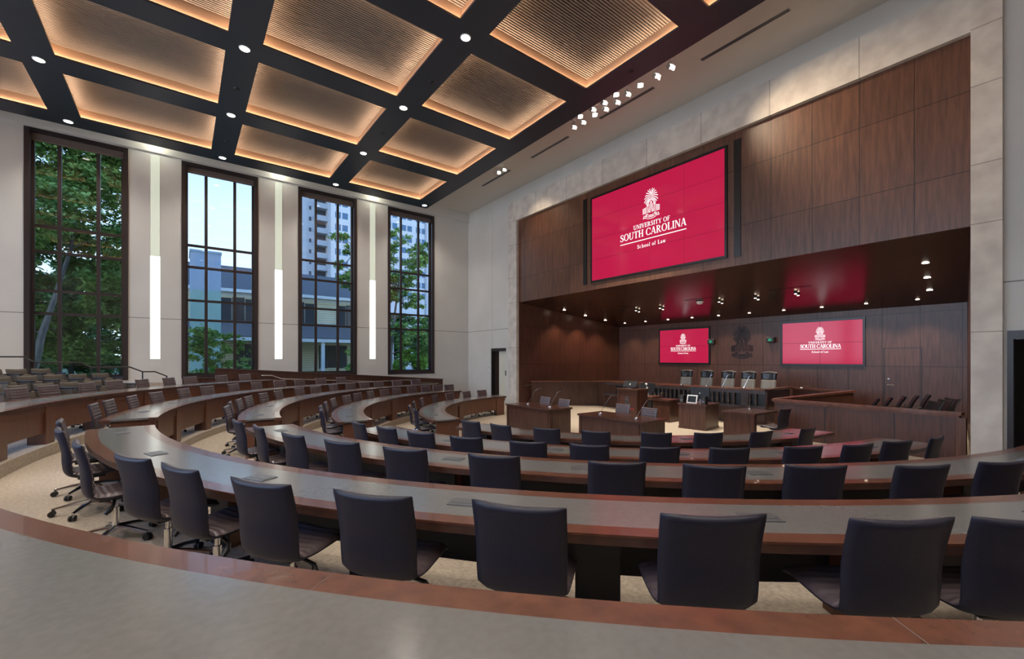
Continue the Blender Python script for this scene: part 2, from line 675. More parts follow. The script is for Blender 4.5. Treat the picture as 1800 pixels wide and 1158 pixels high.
# doors
d1 = bpy.data.objects.new('door_1', None)
COL.objects.link(d1)
struct(d1)
mb = MB()
mb.box(XE - .03, XE + .3, 18.13, 18.2, 0, DZ)
mb.box(XE - .03, XE + .3, 16.96, 18.13, DZ - .15, DZ)
mb.build('door_frame', 'frame', d1)
mb = MB()
mb.box(XE + .16, XE + .21, 17.62, 18.13, .01, DZ - .15)
mb.build('door_leaf', 'door_dark', d1, label='dark walnut door leaf')
mb = MB()
mb.box(XE + .06, XE + .11, 16.96, 17.62, .01, DZ - .15)
mb.build('door_leaf', 'cream_door', d1, label='cream painted door leaf')
mb = MB()
mb.box(XE + .02, XE + .06, 17.0, 17.06, 1.35, 1.6)
mb.build('door_handle', 'black', d1)
d2 = bpy.data.objects.new('door_2', None)
COL.objects.link(d2)
struct(d2)
mb = MB()
mb.box(XE - .03, XE + .3, .74, .82, 0, DZ)
mb.box(XE - .03, XE + .3, -.9, -.82, 0, DZ)
mb.box(XE - .03, XE + .3, -.82, .74, DZ - .16, DZ)
mb.build('door_frame', 'frame', d2)
mb = MB()
mb.box(14.9, 14.97, -2.2, .5, .9, 2.5)
mb.box(14.9, 14.97, -2.2, .5, .01, .8)
mb.build('door_leaf', 'door_dark', d2)
mb = MB()
mb.tube([(14.8, -.6, 1.28), (14.8, .2, 1.28)], .02)
mb.tube([(14.8, -.6, 1.18), (14.8, .2, 1.18)], .02)
mb.build('door_handle', 'steel', d2)
# flush wood door in the alcove back wall
d3 = bpy.data.objects.new('door_3', None)
COL.objects.link(d3)
struct(d3)
mb = MB()
for y in (3.06, 4.0):
    mb.box(XB - .006, XB, y - .012, y + .012, 0, 2.53)
mb.box(XB - .006, XB, 3.06, 4.0, 2.52, 2.54)
mb.build('door_gap', 'black', d3)
mb = MB()
mb.tube([(XB - .05, 3.9, 1.3), (XB - .05, 3.72, 1.3)], .018)
mb.tube([(XB, 3.9, 1.3), (XB - .05, 3.9, 1.3)], .018)
mb.lathe([(.03, 0), (.03, .02)], 10, (0, 0, 0)).xf(Matrix.Translation((XB - .02, 3.88, 1.5)) @ Matrix.Rotation(R(90), 4, 'Y'), len(mb.v) - 20)
mb.build('door_handle', 'steel', d3, smooth=True)


# windows
def window(n, x0):
    w = bpy.data.objects.new('window_%d' % n, None)
    COL.objects.link(w)
    struct(w)
    x1 = x0 + 2.5
    ya, yb = YN - .03, YN + .33
    c = .13
    mb = MB()
    mb.box(x0, x0 + c, ya, yb, WZ0, WZ1)
    mb.box(x1 - c, x1, ya, yb, WZ0, WZ1)
    mb.box(x0 + c, x1 - c, ya, yb, WZ1 - c, WZ1)
    mb.box(x0 + c, x1 - c, ya, yb, WZ0, WZ0 + c)
    mb.build('window_frame', 'frame', w)
    mb = MB()
    i0, i1 = x0 + c, x1 - c
    for a, b in ((i0, i0 + .07), (i1 - .07, i1), (x0 + .715, x0 + .815), (x0 + 1.66, x0 + 1.76)):
        mb.box(a, b, YN + .2, YN + .29, WZ0 + c, WZ1 - c)
    for z in (WZ0 + c + .03, 3.67, 4.42, 5.70, 6.53, WZ1 - c - .03):
        mb.box(i0, i1, YN + .205, YN + .285, z - .045, z + .045)
    mb.build('muntin_grid', 'frame', w)
    mb = MB()
    mb.box(i0, i1, YN + .24, YN + .248, WZ0 + c, WZ1 - c)
    mb.build('window_pane', 'glass', w)
    mb = MB()
    mb.box(i0 + .01, i1 - .01, YN + .08, YN + .19, 9.28, WZ1 - c)
    mb.tube([(i0 + .02, YN + .1, 9.29), (i1 - .02, YN + .1, 9.29)], .04, 8)
    mb.build('roller_shade', 'shade', w)


for n, x in enumerate(WX[1:], 1):
    window(n, x)
window(5, WX[0])
mb = MB()
for y in (.5, 6.7, 12.9):
    mb.box(XW - .16, XW - .15, y, y + 5.5, 1.9, 9.3)
struct(mb.build('window_6', M['clear_glass']))  # unseen panes, added for cool daylight from behind the camera

# recessed light strips on the piers
for i, x in enumerate((-2.75 + 1.99, 1.25 + 1.99 + .01, 7.25)):
    lab = ['tall glowing light strip in wall between first and second windows from left',
           'tall glowing light strip in wall between second and third windows from left',
           'tall glowing light strip in wall between third and rightmost windows'][i]
    t = thing('wall_light_strip', lab, 'wall light', (x, YN, 2.17), 0, 'tall light strips between the windows')
    mb = MB()
    mb.box(-.14, .14, -.012, 0, 0, 3.75)
    mb.build('lower_diffuser', 'strip_hi', t)
    mb = MB()
    mb.box(-.13, .13, -.01, 0, 3.76, 7.43)
    mb.build('upper_diffuser', 'strip_lo', t)
    mb = MB()
    mb.box(-.14, .14, -.008, 0, -.26, -.01)
    mb.build('driver_cover', 'paint_plain', t)
    pl = bpy.data.lights.new('wall_wash', 'POINT')
    pl.energy = 9
    pl.color = (1, .98, .80)
    pl.shadow_soft_size = .08
    po = bpy.data.objects.new('wall_wash', pl)
    COL.objects.link(po)
    po.location = (x, YN - .42, 9.95)

# ---------------------------------------------------------------- ceiling cloud with coffers
CXS = [(5.58, 8.84), (1.53, 4.83), (-2.46, .84), (-6.50, -3.16)]
CYS = [(16.0, 18.66), (12.42, 15.21), (8.93, 11.71), (5.40, 8.20), (1.90, 4.72), (-1.60, 1.2)]
X0, X1, Y0, Y1 = -8.9, 9.58, -2.9, 19.46
bx = sorted([X0, X1] + [v for p in CXS for v in p])
by = sorted([Y0, Y1] + [v for p in CYS for v in p])
mb = MB()
for i in range(len(bx) - 1):
    for j in range(len(by) - 1):
        if (bx[i], bx[i + 1]) in CXS and (by[j], by[j + 1]) in CYS:
            continue
        mb.box(bx[i], bx[i + 1], by[j], by[j + 1], ZCL, ZCL + .05)
for (a, b, c, d) in ((X0, X0 + .05, Y0, Y1), (X1 - .05, X1, Y0, Y1), (X0, X1, Y0, Y0 + .05), (X0, X1, Y1 - .05, Y1)):
    mb.box(a, b, c, d, ZCL + .05, 10.02)
struct(mb.build('ceiling', 'cloud'))


def coffer(x0, x1, y0, y1, label, first):
    w, d = (x1 - x0) / 2, (y1 - y0) / 2
    if first is not None and False:
        return None
    t = thing('ceiling_coffer', label, 'ceiling coffer', ((x0 + x1) / 2, (y0 + y1) / 2, ZCL), 0, 'lit slatted coffers of the dark ceiling')
    P = .09
    mb = MB()
    for s in (-1, 1):
        mb.obox((s * (w + P + .01), 0, .24), (.01, 0, 0), (0, d + P, 0), (0, 0, .19))
        mb.obox((0, s * (d + P + .01), .24), (w + P, 0, 0), (0, .01, 0), (0, 0, .19))
    mb.build('cove_wall', 'cove', t)
    mb = MB()
    z = .056
    for s in (-1, 1):
        a, b = sorted((s * (w + .03), s * (w + .075)))
        mb.quad((a, -d - .07, z), (b, -d - .07, z), (b, d + .07, z), (a, d + .07, z))
        a, b = sorted((s * (d + .03), s * (d + .075)))
        mb.quad((-w - .025, a, z), (w + .025, a, z), (w + .025, b, z), (-w - .025, b, z))
    mb.build('cove_light', 'cove_light', t)
    mb = MB()
    pitch = .066
    n = int((2 * d + 2 * P) / pitch)
    for i in range(n):
        y = -d - P + pitch * (i + .5)
        mb.box(-w - P, w + P, y - .018, y + .018, .345, .385)
    mb.build('slat_panel', 'slat', t)
    mb = MB()
    mb.box(-w - P, w + P, -d - P, d + P, .415, .425)
    mb.build('backing', 'slat_gap', t)
    return t


for i, (x0, x1) in enumerate(CXS):
    for j, (y0, y1) in enumerate(CYS):
        if (i, j) in ((1, 5), (2, 4), (2, 5), (3, 3), (3, 4), (3, 5), (2, 3)) and False:
            continue
        lab = 'orange-lit slatted ceiling coffer, %s from windows, in %s column from screen wall' % (ORD[j + 1], ORD[i + 1])
        coffer(x0, x1, y0, y1, lab, None)

# downlights in the cloud
DLX = [9.3, 5.2, 1.2, -2.8, -7.2]
DLY = [19.1, 15.6, 12.07, 8.56, 5.05, 1.55, -2.2]
for i, x in enumerate(DLX):
    for j, y in enumerate(DLY):
        if x > 9 and j > 0:
            continue
        spot(x, y, ZCL - .02, x, y, 0, K_DOWN, 125, WARM, .8, .09)
        if x < -6 or j == 6 or (x < 0 and j > 2):
            continue
        if x > 9:
            lab = 'round recessed downlight at dark ceiling corner near fourth window'
        else:
            lab = 'round recessed downlight in dark ceiling beam, %s from windows, %s line from screen wall' % (ORD[j + 1], ORD[i])
        t = thing('ceiling_downlight', lab, 'downlight', (x, y, ZCL), 0, 'recessed downlights of the dark ceiling')
        mb = MB()
        mb.lathe([(.10, -.010), (.105, -.014), (.118, -.012), (.125, 0)], 20, caps=False)
        mb.build('trim_ring', 'white_metal', t, smooth=True)
        mb = MB()
        mb.lathe([(.102, -.012), (.102, -.002)], 20)
        mb.build('lens', 'lens', t)
# small dark sensors in the beams
for i, (x, y, lab) in enumerate(((5.3, 10.5, 'small black ceiling sensor on beam beside third coffer of near column'), (5.25, 13.9, 'small black ceiling sensor on beam beside second coffer of near column'),
                                 (1.22, 17.6, 'small black ceiling sensor on beam near second window'), (9.2, 7.0, 'small black ceiling sensor on beam beside spotlight row'),
                                 (1.2, 14.0, 'small black ceiling sensor on second beam above middle of left seats'))):
    mb = MB()
    mb.lathe([(.06, -.02), (.075, 0)], 14)
    tag(mb.build('ceiling_sensor', 'black', loc=(x, y, ZCL)), lab, 'sensor', 'small round sensors in the ceiling beams')

# linear diffusers in the white ceiling
for (ya, yb, lab) in ((14.65, 16.8, 'black slot air diffuser in white ceiling nearest the corner door'), (11.15, 13.25, 'black slot air diffuser in white ceiling near the pair of small spotlights'),
                      (7.6, 9.7, 'black slot air diffuser in white ceiling beside long spotlight row'), (4.0, 6.15, 'black slot air diffuser in white ceiling nearest the camera, right of spotlights')):
    t = thing('slot_diffuser', lab, 'air vent', (11.1, (ya + yb) / 2, ZC), 0, 'slot diffusers in the white ceiling')
    h = (yb - ya) / 2
    mb = MB()
    mb.box(-.06, .06, -h, h, -.008, 0)
    mb.build('vent_frame', 'steel', t)
    mb = MB()
    mb.box(-.045, -.01, -h + .02, h - .02, -.012, -.008)
    mb.box(.01, .045, -h + .02, h - .02, -.012, -.008)
    mb.build('slot', 'black', t)

# theatre spotlights
SP = [(10.48, 10.3), (10.2, 9.75), (10.5, 9.9), (10.2, 9.2), (10.5, 9.4), (10.2, 8.75), (10.5, 8.95), (10.2, 8.3), (10.5, 8.5), (10.42, 8.05), (10.4, 7.6), (10.38, 7.05), (10.36, 6.6)]
for i, (x, y) in enumerate(SP + [(10.56, 14.75), (10.55, 14.35)]):
    if i < 13:
        if x < 10.25:
            lab = 'bright square spotlight of double row, %s from its left end, on side away from screens' % ORD[(1, 3, 5, 7).index(i) + 1]
            grp = 'square spotlights in the long row'
        else:
            q = [0, 2, 4, 6, 8, 9, 10, 11, 12].index(i)
            lab = 'bright square spotlight on screen side of long row, %s from its left end' % ORD[q + 1]
            grp = 'square spotlights in the long row'
    else:
        lab = 'small square spotlight in far ceiling pair, %s one' % ('left' if i == 13 else 'right')
        grp = 'far pair of square spotlights'
    t = thing('spotlight', lab, 'spotlight', (x, y, ZC), 0, grp)
    tgt = Vector((13.2, 8.6 + (y - 8.5) * 1.2, 1.5))
    hd = Vector((x, y, ZC - .22))
    dr = (Vector((3.0, 1.0, ZC - 6)) - hd).normalized() if i % 3 == 1 else (Vector((9, y - 4, 4)) - hd).normalized()
    rot = dr.to_track_quat('-Z', 'Y').to_matrix().to_4x4()
    mb = MB()
    mb.box(-.05, .05, -.05, .05, -.03, 0)
    mb.tube([(0, 0, -.03), (0, 0, -.16)], .012, 6)
    mb.build('mount', 'white_metal', t)
    mb = MB()
    mb.box(-.062, .062, -.062, .062, -.03, .09)
    for a, b in ((-1, 0), (1, 0)):
        mb.obox((a * .078, 0, -.05), (.003, 0, .02), (0, .055, 0), (.02, 0, .03))
    mb.xf(Matrix.Translation((0, 0, -.22)) @ rot)
    mb.build('housing', 'white_metal', t)
    mb = MB()
    mb.box(-.052, .052, -.052, .052, -.036, -.031)
    mb.xf(Matrix.Translation((0, 0, -.22)) @ rot)
    mb.build('lens', 'lens', t)
# the beams of these spotlights: well floor, bench and the right-hand upper panelling
spot(10.4, 6.6, 9.9, 12.6, 3.2, 7.4, K_SPOT * .5, 60, (1, .78, .55), 1.0)
spot(10.4, 7.1, 9.9, 12.6, 1.6, 7.0, K_SPOT * .4, 55, (1, .78, .55), 1.0)
spot(10.5, 14.5, 9.9, 12.6, 14.0, 7.2, K_SPOT * .18, 70, (1, .78, .55), 1.0)
for (x, y, tx, ty) in ((10.4, 7.6, 11, 4.5), (10.4, 8.2, 12, 7.5), (10.4, 8.8, 11, 8.0), (10.4, 9.4, 12, 10.0), (10.4, 10.2, 11.3, 12.6), (10.4, 9.0, 14, 9.5)):
    spot(x, y, 9.88, tx, ty, 0, K_SPOT, 50, (1, .88, .72), .9)

# ---------------------------------------------------------------- alcove ceiling fittings
def zs(x):
    return 4.83 - (x - 12.58) * (.93 / 6.43)


for i, (x, y) in enumerate(((14.64, 15.0), (16.0, 14.9), (17.26, 14.7))):
    t = thing('alcove_downlight', 'small recessed downlight grazing left alcove wall, %s from the alcove front' % ORD[i + 1], 'downlight', (x, y, zs(x)), 0, 'wall grazing downlights of the alcove')
    mb = MB()
    mb.lathe([(.0, -.012), (.055, -.012), (.06, 0)], 14)
    mb.build('lens', 'lens_small', t)
    spot(x, y, zs(x) - .05, x, y + .25, 0, K_ALC * .6, 95, (1, .72, .45), .8, .03)
for i, y in enumerate((14.18, 12.94, 11.7, 10.49, 9.29, 8.03, 6.78, 5.55, 4.29, 3.02)):
    x = 18.18
    t = thing('alcove_downlight', 'small recessed downlight along alcove back wall, %s from left' % ORD[i + 1], 'downlight', (x, y, zs(x)), 0, 'downlights along the alcove back wall')
    mb = MB()
    mb.lathe([(.0, -.006), (.042, -.006), (.048, 0)], 14)
    mb.build('lens', 'lens_small', t)
    spot(x, y, zs(x) - .05, x + .2, y, 0, K_ALC * .55, 100, (1, .8, .6), .8, .03)
for i, y in enumerate((11.8, 10.6, 8.1, 6.82, 5.58)):
    t = thing('alcove_spotlight', 'twin-lamp recessed spotlight amid alcove ceiling, %s from left' % ORD[i + 1], 'spotlight', (16.0, y, zs(16.0)), 0, 'twin spotlights of the alcove ceiling')
    for dx in (-.11, .11):
        mb = MB()
        mb.lathe([(.035, -.06), (.05, -.05), (.05, 0)], 12, (dx, 0, dx * -.1446))
        hs = mb.build('housing', 'black', t, smooth=True)
        mb = MB()
        mb.lathe([(.0, -.068), (.034, -.068), (.034, -.061)], 12, (dx, 0, dx * -.1446))
        mb.build('lens', 'lens_small', hs)
    spot(16.0, y, zs(16) - .12, 15.0, y, 0, K_ALC * 1.2, 80, (1, .85, .68), .8, .04)
for i, (x, y) in enumerate(((14.6, 2.28), (15.9, 2.45), (17.2, 2.6))):
    t = thing('alcove_downlight', 'bright recessed downlight near right pillar, %s from the alcove front' % ORD[i + 1], 'downlight', (x, y, zs(x)), 0, 'bright downlights at the alcove right end')
    mb = MB()
    mb.lathe([(.0, -.006), (.065, -.006), (.07, 0)], 14)
    mb.build('lens', 'lens', t)
    spot(x, y, zs(x) - .05, x, y, 0, K_ALC * .6, 100, (1, .85, .65), .8, .04)
for (ya, yb, lab) in ((11.3, 12.45, 'black slot air diffuser at left of alcove ceiling'), (8.15, 9.2, 'black slot air diffuser at middle of alcove ceiling'), (4.96, 6.2, 'black slot air diffuser at right of alcove ceiling')):
    mb = MB()
    for x in (15.36, 15.42):
        mb.add([(x, ya, zs(x) - .006), (x + .035, ya, zs(x + .035) - .006), (x + .035, yb, zs(x + .035) - .006), (x, yb, zs(x) - .006)], [(0, 3, 2, 1)])
        mb.add([(x, ya, zs(x) + .006), (x + .035, ya, zs(x + .035) + .006), (x + .035, yb, zs(x + .035) + .006), (x, yb, zs(x) + .006)], [(0, 1, 2, 3)])
    tag(mb.build('slot_diffuser', 'black'), lab, 'air vent', 'slot diffusers in the alcove ceiling')
t = thing('ceiling_projector', 'small white camera dome hanging from alcove ceiling', 'camera', (15.78, 8.79, zs(15.78)), 0)
mb = MB()
mb.lathe([(.10, -.02), (.13, -.02), (.15, 0)], 18)
mb.build('mount', 'white_metal', t, smooth=True)
mb = MB()
mb.lathe([(.02, -.11), (.09, -.09), (.12, -.04), (.12, -.02)], 18)
mb.build('housing', 'white_metal', t, smooth=True)


# ---------------------------------------------------------------- lettering and emblem
class Pen:
    """flat serif lettering and line art; drawn in u (right), v (up), later mapped on a wall"""

    def __init__(self):
        self.p = []

    def poly(self, pts):
        self.p.append(pts)

    def rect(self, x0, y0, x1, y1):
        self.poly([(x0, y0), (x1, y0), (x1, y1), (x0, y1)])

    def stroke(self, x0, y0, x1, y1, w):
        """slanted stroke with level ends, horizontal width w"""
        self.poly([(x0 - w / 2, y0), (x0 + w / 2, y0), (x1 + w / 2, y1), (x1 - w / 2, y1)] if y0 < y1 else
                  [(x1 - w / 2, y1), (x1 + w / 2, y1), (x0 + w / 2, y0), (x0 - w / 2, y0)])

    def arc(self, cx, cy, rx, ry, a0, a1, tx, ty, n=14):
        for i in range(n):
            a, b = R(a0 + (a1 - a0) * i / n), R(a0 + (a1 - a0) * (i + 1) / n)
            self.poly([(cx + rx * cos(a), cy + ry * sin(a)), (cx + rx * cos(b), cy + ry * sin(b)),
                       (cx + (rx - tx) * cos(b), cy + (ry - ty) * sin(b)), (cx + (rx - tx) * cos(a), cy + (ry - ty) * sin(a))])

    def line(self, pts, ws):
        for i in range(len(pts) - 1):
            a, b = Vector(pts[i]), Vector(pts[i + 1])
            d = (b - a)
            if d.length < 1e-6:
                continue
            d.normalize()
            nrm = Vector((-d.y, d.x))
            w0 = ws[i] if isinstance(ws, (list, tuple)) else ws
            w1 = ws[i + 1] if isinstance(ws, (list, tuple)) else ws
            self.poly([tuple(a - nrm * w0 / 2), tuple(b - nrm * w1 / 2), tuple(b + nrm * w1 / 2), tuple(a + nrm * w0 / 2)])

    def mesh(self, o, ur, vr, depth=.006):
        o, ur, vr = Vector(o), Vector(ur), Vector(vr)
        nrm = ur.cross(vr).normalized()
        mb = MB()
        for pts in self.p:
            ar = sum(pts[i][0] * pts[(i + 1) % len(pts)][1] - pts[(i + 1) % len(pts)][0] * pts[i][1] for i in range(len(pts)))
            if ar < 0:
                pts = pts[::-1]
            n = len(pts)
            vs = [o + ur * u + vr * v + nrm * depth for u, v in pts] + [o + ur * u + vr * v for u, v in pts]
            mb.add(vs, [tuple(range(n))] + [(i, i + n, (i + 1) % n + n, (i + 1) % n) for i in range(n)])
        return mb


T_, t_, S_ = .17, .065, .055   # thick stroke, thin stroke, serif height


def glyph(P, ch, x, y, s):
    q = Pen()

    def v(cx, y0, y1, w=T_, serif=(1, 1)):
        q.rect(cx - w / 2, y0, cx + w / 2, y1)
        if serif[0]:
            q.rect(cx - w / 2 - .08, y0, cx + w / 2 + .08, y0 + S_)
        if serif[1]:
            q.rect(cx - w / 2 - .08, y1 - S_, cx + w / 2 + .08, y1)
    w = .5
    if ch == 'A':
        q.stroke(.08, 0, .36, 1, t_)
        q.stroke(.66, 0, .40, 1, T_)
        q.rect(.17, .3, .58, .3 + t_)
        q.rect(-.02, 0, .2, S_)
        q.rect(.53, 0, .8, S_)
        w = .80
    elif ch == 'C':
        q.arc(.42, .5, .42, .52, 42, 318, T_, t_, 20)
        q.rect(.70, .66, .75, .98)
        q.rect(.70, .02, .75, .28)
        w = .80
    elif ch in 'EFL':
        v(.17, 0, 1)
        if ch in 'EF':
            q.rect(.17, 1 - t_, .6, 1)
            q.rect(.55, .78, .6, 1)
            q.rect(.17, .48, .48, .48 + t_)
            q.rect(.44, .38, .48, .64)
        if ch in 'EL':
            q.rect(.17, 0, .62, t_)
            q.rect(.57, 0, .62, .24)
        w = .66
    elif ch == 'H':
        v(.17, 0, 1)
        v(.68, 0, 1)
        q.rect(.17, .47, .68, .47 + t_)
        w = .86
    elif ch == 'I':
        v(.17, 0, 1)
        w = .35
    elif ch == 'N':
        v(.12, 0, 1, t_)
        v(.70, 0, 1, t_, (0, 1))
        q.stroke(.69, 0, .15, 1, T_)
        w = .83
    elif ch == 'O':
        q.arc(.43, .5, .43, .52, 0, 360, T_, t_, 28)
        w = .88
    elif ch == 'R':
        v(.17, 0, 1)
        q.arc(.30, .74, .34, .26, -90, 90, T_, t_, 12)
        q.rect(.17, 1 - t_, .32, 1)
        q.rect(.17, .48, .32, .48 + t_)
        q.stroke(.66, 0, .36, .5, T_)
        q.rect(.58, 0, .82, S_)
        w = .80
    elif ch == 'S':
        q.arc(.30, .75, .27, .26, 35, 250, .15, t_, 12)
        q.arc(.30, .26, .30, .28, -145, 70, .16, t_, 12)
        q.line([(.16, .62), (.45, .40)], T_)
        q.rect(.50, .70, .55, .98)
        q.rect(.02, .02, .07, .32)
        w = .63
    elif ch == 'T':
        v(.36, 0, 1, T_, (1, 0))
        q.rect(0, 1 - t_, .72, 1)
        q.rect(0, .76, .05, 1)
        q.rect(.67, .76, .72, 1)
        w = .74
    elif ch == 'U':
        v(.17, .3, 1, T_, (0, 1))
        v(.68, .3, 1, t_, (0, 1))
        q.arc(.40, .32, .315, .34, 180, 360, T_ * .7, t_ * 1.3, 14)
        w = .84
    elif ch == 'V':
        q.stroke(.36, 0, .12, 1, T_)
        q.stroke(.38, 0, .66, 1, t_)
        q.rect(-.02, 1 - S_, .28, 1)
        q.rect(.54, 1 - S_, .78, 1)
        w = .76
    elif ch == 'Y':
        v(.37, 0, .5, T_, (1, 0))
        q.stroke(.37, .45, .12, 1, T_)
        q.stroke(.37, .45, .66, 1, t_)
        q.rect(-.02, 1 - S_, .26, 1)
        q.rect(.54, 1 - S_, .78, 1)
        w = .76
    elif ch == 'c':
        q.arc(.25, .33, .25, .34, 50, 310, .14, .06, 14)
        w = .50
    elif ch == 'o':
        q.arc(.27, .33, .27, .34, 0, 360, .14, .06, 20)
        w = .58
    elif ch == 'h':
        v(.13, 0, 1, .13, (1, 0))
        q.arc(.31, .38, .24, .28, 0, 150, .13, .07, 10)
        v(.485, 0, .4, .13, (1, 0))
        w = .64
    elif ch == 'l':
        v(.13, 0, 1, .13, (1, 0))
        w = .30
    elif ch == 'f':
        v(.15, 0, .82, .13, (1, 0))
        q.arc(.29, .80, .205, .2, 60, 180, .13, .07, 8)
        q.rect(0, .58, .36, .65)
        w = .38
    elif ch == 'a':
        q.arc(.20, .17, .19, .19, 0, 360, .12, .055, 14)
        q.arc(.22, .46, .22, .2, 0, 150, .13, .07, 8)
        v(.375, 0, .5, .13, (0, 0))
        w = .50
    elif ch == 'w':
        q.stroke(.24, 0, .10, .66, .13)
        q.stroke(.26, 0, .42, .66, .06)
        q.stroke(.54, 0, .40, .66, .13)
        q.stroke(.56, 0, .74, .66, .06)
        w = .80
    elif ch == ' ':
        w = .32
    for pts in q.p:
        P.poly([(x + a * s, y + b * s) for a, b in pts])
    return w * s


def text_width(txt, s, sp):
    q = Pen()
    x = 0
    for ch in txt:
        x += glyph(q, ch, 0, 0, s) + sp
    return x - sp


def text(P, txt, cx, y, h, width):
    """centred line, cap height h, tracked and scaled to fill width"""
    w0 = text_width(txt, h, 0)
    sp = (width - w0) / (len(txt) - 1)
    kx = 1.0
    if sp < -.02 * h:
        kx = (width + .02 * h * (len(txt) - 1)) / w0
        sp = -.02 * h
    q = Pen()
    x = 0
    for ch in txt:
        x += glyph(q, ch, x, 0, h) * 1.0 + sp / kx
    for pts in q.p:
        P.poly([(cx - width / 2 + a * kx, y + b) for a, b in pts])


def emblem(P, cx, y0, H):
    """palmetto tree over a gate, wall wings and ribbon"""
    s = H

    def A(pts, w):
        P.line([(cx + a * s, y0 + b * s) for a, b in pts], [k * s for k in w] if isinstance(w, list) else w * s)

    def Q(x0, ya, x1, yb):
        P.rect(cx + x0 * s, y0 + ya * s, cx + x1 * s, y0 + yb * s)
    tips = ((.057, 1.0, .80), (.13, .97, .80), (.19, .89, .765), (.235, .80, .735), (.262, .70, .705), (.268, .58, .68), (.22, .525, .655), (.17, .51, .635), (.115, .50, .62))
    for i, (tx, ty, ry) in enumerate(tips):
        lift = (0, .0, .03, .05, .075, .10, .09, .07, .05)[i]
        for sg in (-1, 1):
            mx_, my_ = tx * .55 * sg, (ry + ty) * .5 + lift + .02
            pts = []
            for k in range(9):
                u = k / 8
                pts.append((2 * u * (1 - u) * mx_ + u * u * tx * sg, (1 - u) ** 2 * ry + 2 * u * (1 - u) * my_ + u * u * ty))
            A(pts, [.008, .012, .017, .021, .024, .026, .027, .026, .018])
    A([(-.015, .58), (-.02, .35), (-.05, .2)], [.02, .018, .03])
    A([(.015, .58), (.02, .35), (.05, .2)], [.02, .018, .03])
    for sg in (-1, 1):
        A([(.08 * sg, .50), (.06 * sg, .42), (.085 * sg, .22)], .016)
        for x in (.115, .155):
            A([(x * sg, .20), (x * sg, .46)], .014)
        Q(*(sorted((.10 * sg, .175 * sg))[0], .45, sorted((.10 * sg, .175 * sg))[1], .475))
        Q(*(sorted((.105 * sg, .17 * sg))[0], .485, sorted((.105 * sg, .17 * sg))[1], .51))
        for k in range(5):
            x = .20 + k * .03
            A([(x * sg, .20), (x * sg, .40 - .01 * k)], .013)
        A([(.185 * sg, .41), (.335 * sg, .37)], .014)
        # ribbon ends
        A([(.13 * sg, .17), (.23 * sg, .06), (.31 * sg, .05), (.27 * sg, .15)], .02)
        A([(.17 * sg, .18), (.25 * sg, .10)], .016)
    for yy, r in ((.16, .16), (.10, .19), (.045, .21)):
        pts = []
        for k in range(11):
            u = -1 + 2 * k / 10
            pts.append((u * r, yy - .05 * (1 - u * u)))
        A(pts, .016)
    for k in range(7):
        Q(-.09 + k * .027, .075, -.075 + k * .027, .095)


# ---------------------------------------------------------------- video walls
def video_wall(label, x, yl, yr, z0, z1, cols, rows, sc=1.0):
    """screen on a plane x = const facing -X, left edge yl > right edge yr"""
    yc, zc = (yl + yr) / 2, (z0 + z1) / 2
    w, h = yl - yr, z1 - z0
    t = thing('video_wall', label, 'screen', (x, yc, z0), 0)
    b = .07
    D = .05
    mb = MB()
    mb.box(-D, 0, -w / 2 - b, -w / 2, -b, h + b)
    mb.box(-D, 0, w / 2, w / 2 + b, -b, h + b)
    mb.box(-D, 0, -w / 2, w / 2, -b, 0)
    mb.box(-D, 0, -w / 2, w / 2, h, h + b)
    mb.build('bezel', 'bezel', t)
    for c in range(cols):
        for r in range(rows):
            mb = MB()
            g_ = .005 * max(1, sc)
            mb.box(-D + .01, 0, w / 2 - (c + 1) * w / cols + g_, w / 2 - c * w / cols - g_, r * h / rows + g_, (r + 1) * h / rows - g_)
            mb.build('display_tile', 'red', t)
    mb = MB()
    mb.box(-D + .02, -.005, -w / 2, w / 2, 0, h)
    mb.build('tile_mount', 'red_line', t)
    return t, -D + .01, w, h


def logo(t, xo, w, h, u, lettering_z, emb_z, emb_h, s1, s2, s3, w1, w2, w3, under):
    P = Pen()
    text(P, 'UNIVERSITY OF', u, lettering_z[0], s1, w1)
    text(P, 'SOUTH CAROLINA', u, lettering_z[1], s2, w2)
    P.rect(u - w2 / 2, under, u + w2 / 2, under + s2 * .12)
    text(P, 'School of Law', u, lettering_z[2], s3, w3)
    P.mesh((xo - .001, 0, 0), (0, -1, 0), (0, 0, 1), .003).build('lettering', 'white_px', t)
    P = Pen()
    emblem(P, u, emb_z, emb_h)
    P.mesh((xo - .001, 0, 0), (0, -1, 0), (0, 0, 1), .003).build('emblem', 'white_px', t)


t, xo, w, h = video_wall('large garnet video wall with white university lettering high on the wood wall', 12.58, 11.34, 6.23, 5.17, 8.30, 4, 4)
logo(t, xo, w, h, .08, (1.49, 1.19, .81), 1.73, 1.0, .15, .24, .13, 1.42, 2.56, 1.10, 1.06)
t, xo, w, h = video_wall('smaller garnet screen left of the palm emblem on the alcove back wall', XB, 12.65, 10.15, 1.99, 3.58, 2, 2)
logo(t, xo, w, h, 0.0, (.775, .60, .42), .89, .50, .075, .14, .075, .74, 1.30, .54, .55)
t, xo, w, h = video_wall('smaller garnet screen right of the palm emblem on the alcove back wall', XB, 7.12, 4.57, 1.98, 3.57, 2, 2)
logo(t, xo, w, h, 0.0, (.775, .60, .42), .89, .50, .075, .14, .075, .74, 1.30, .54, .55)
# wall emblem
P = Pen()
emblem(P, 0, 0, 1.36)
tag(P.mesh((XB - .002, 8.70, 2.22), (0, -1, 0), (0, 0, 1), .02).build('wall_emblem', 'emblem'), 'dark palm tree and gate emblem on alcove back wall between two screens', 'emblem')
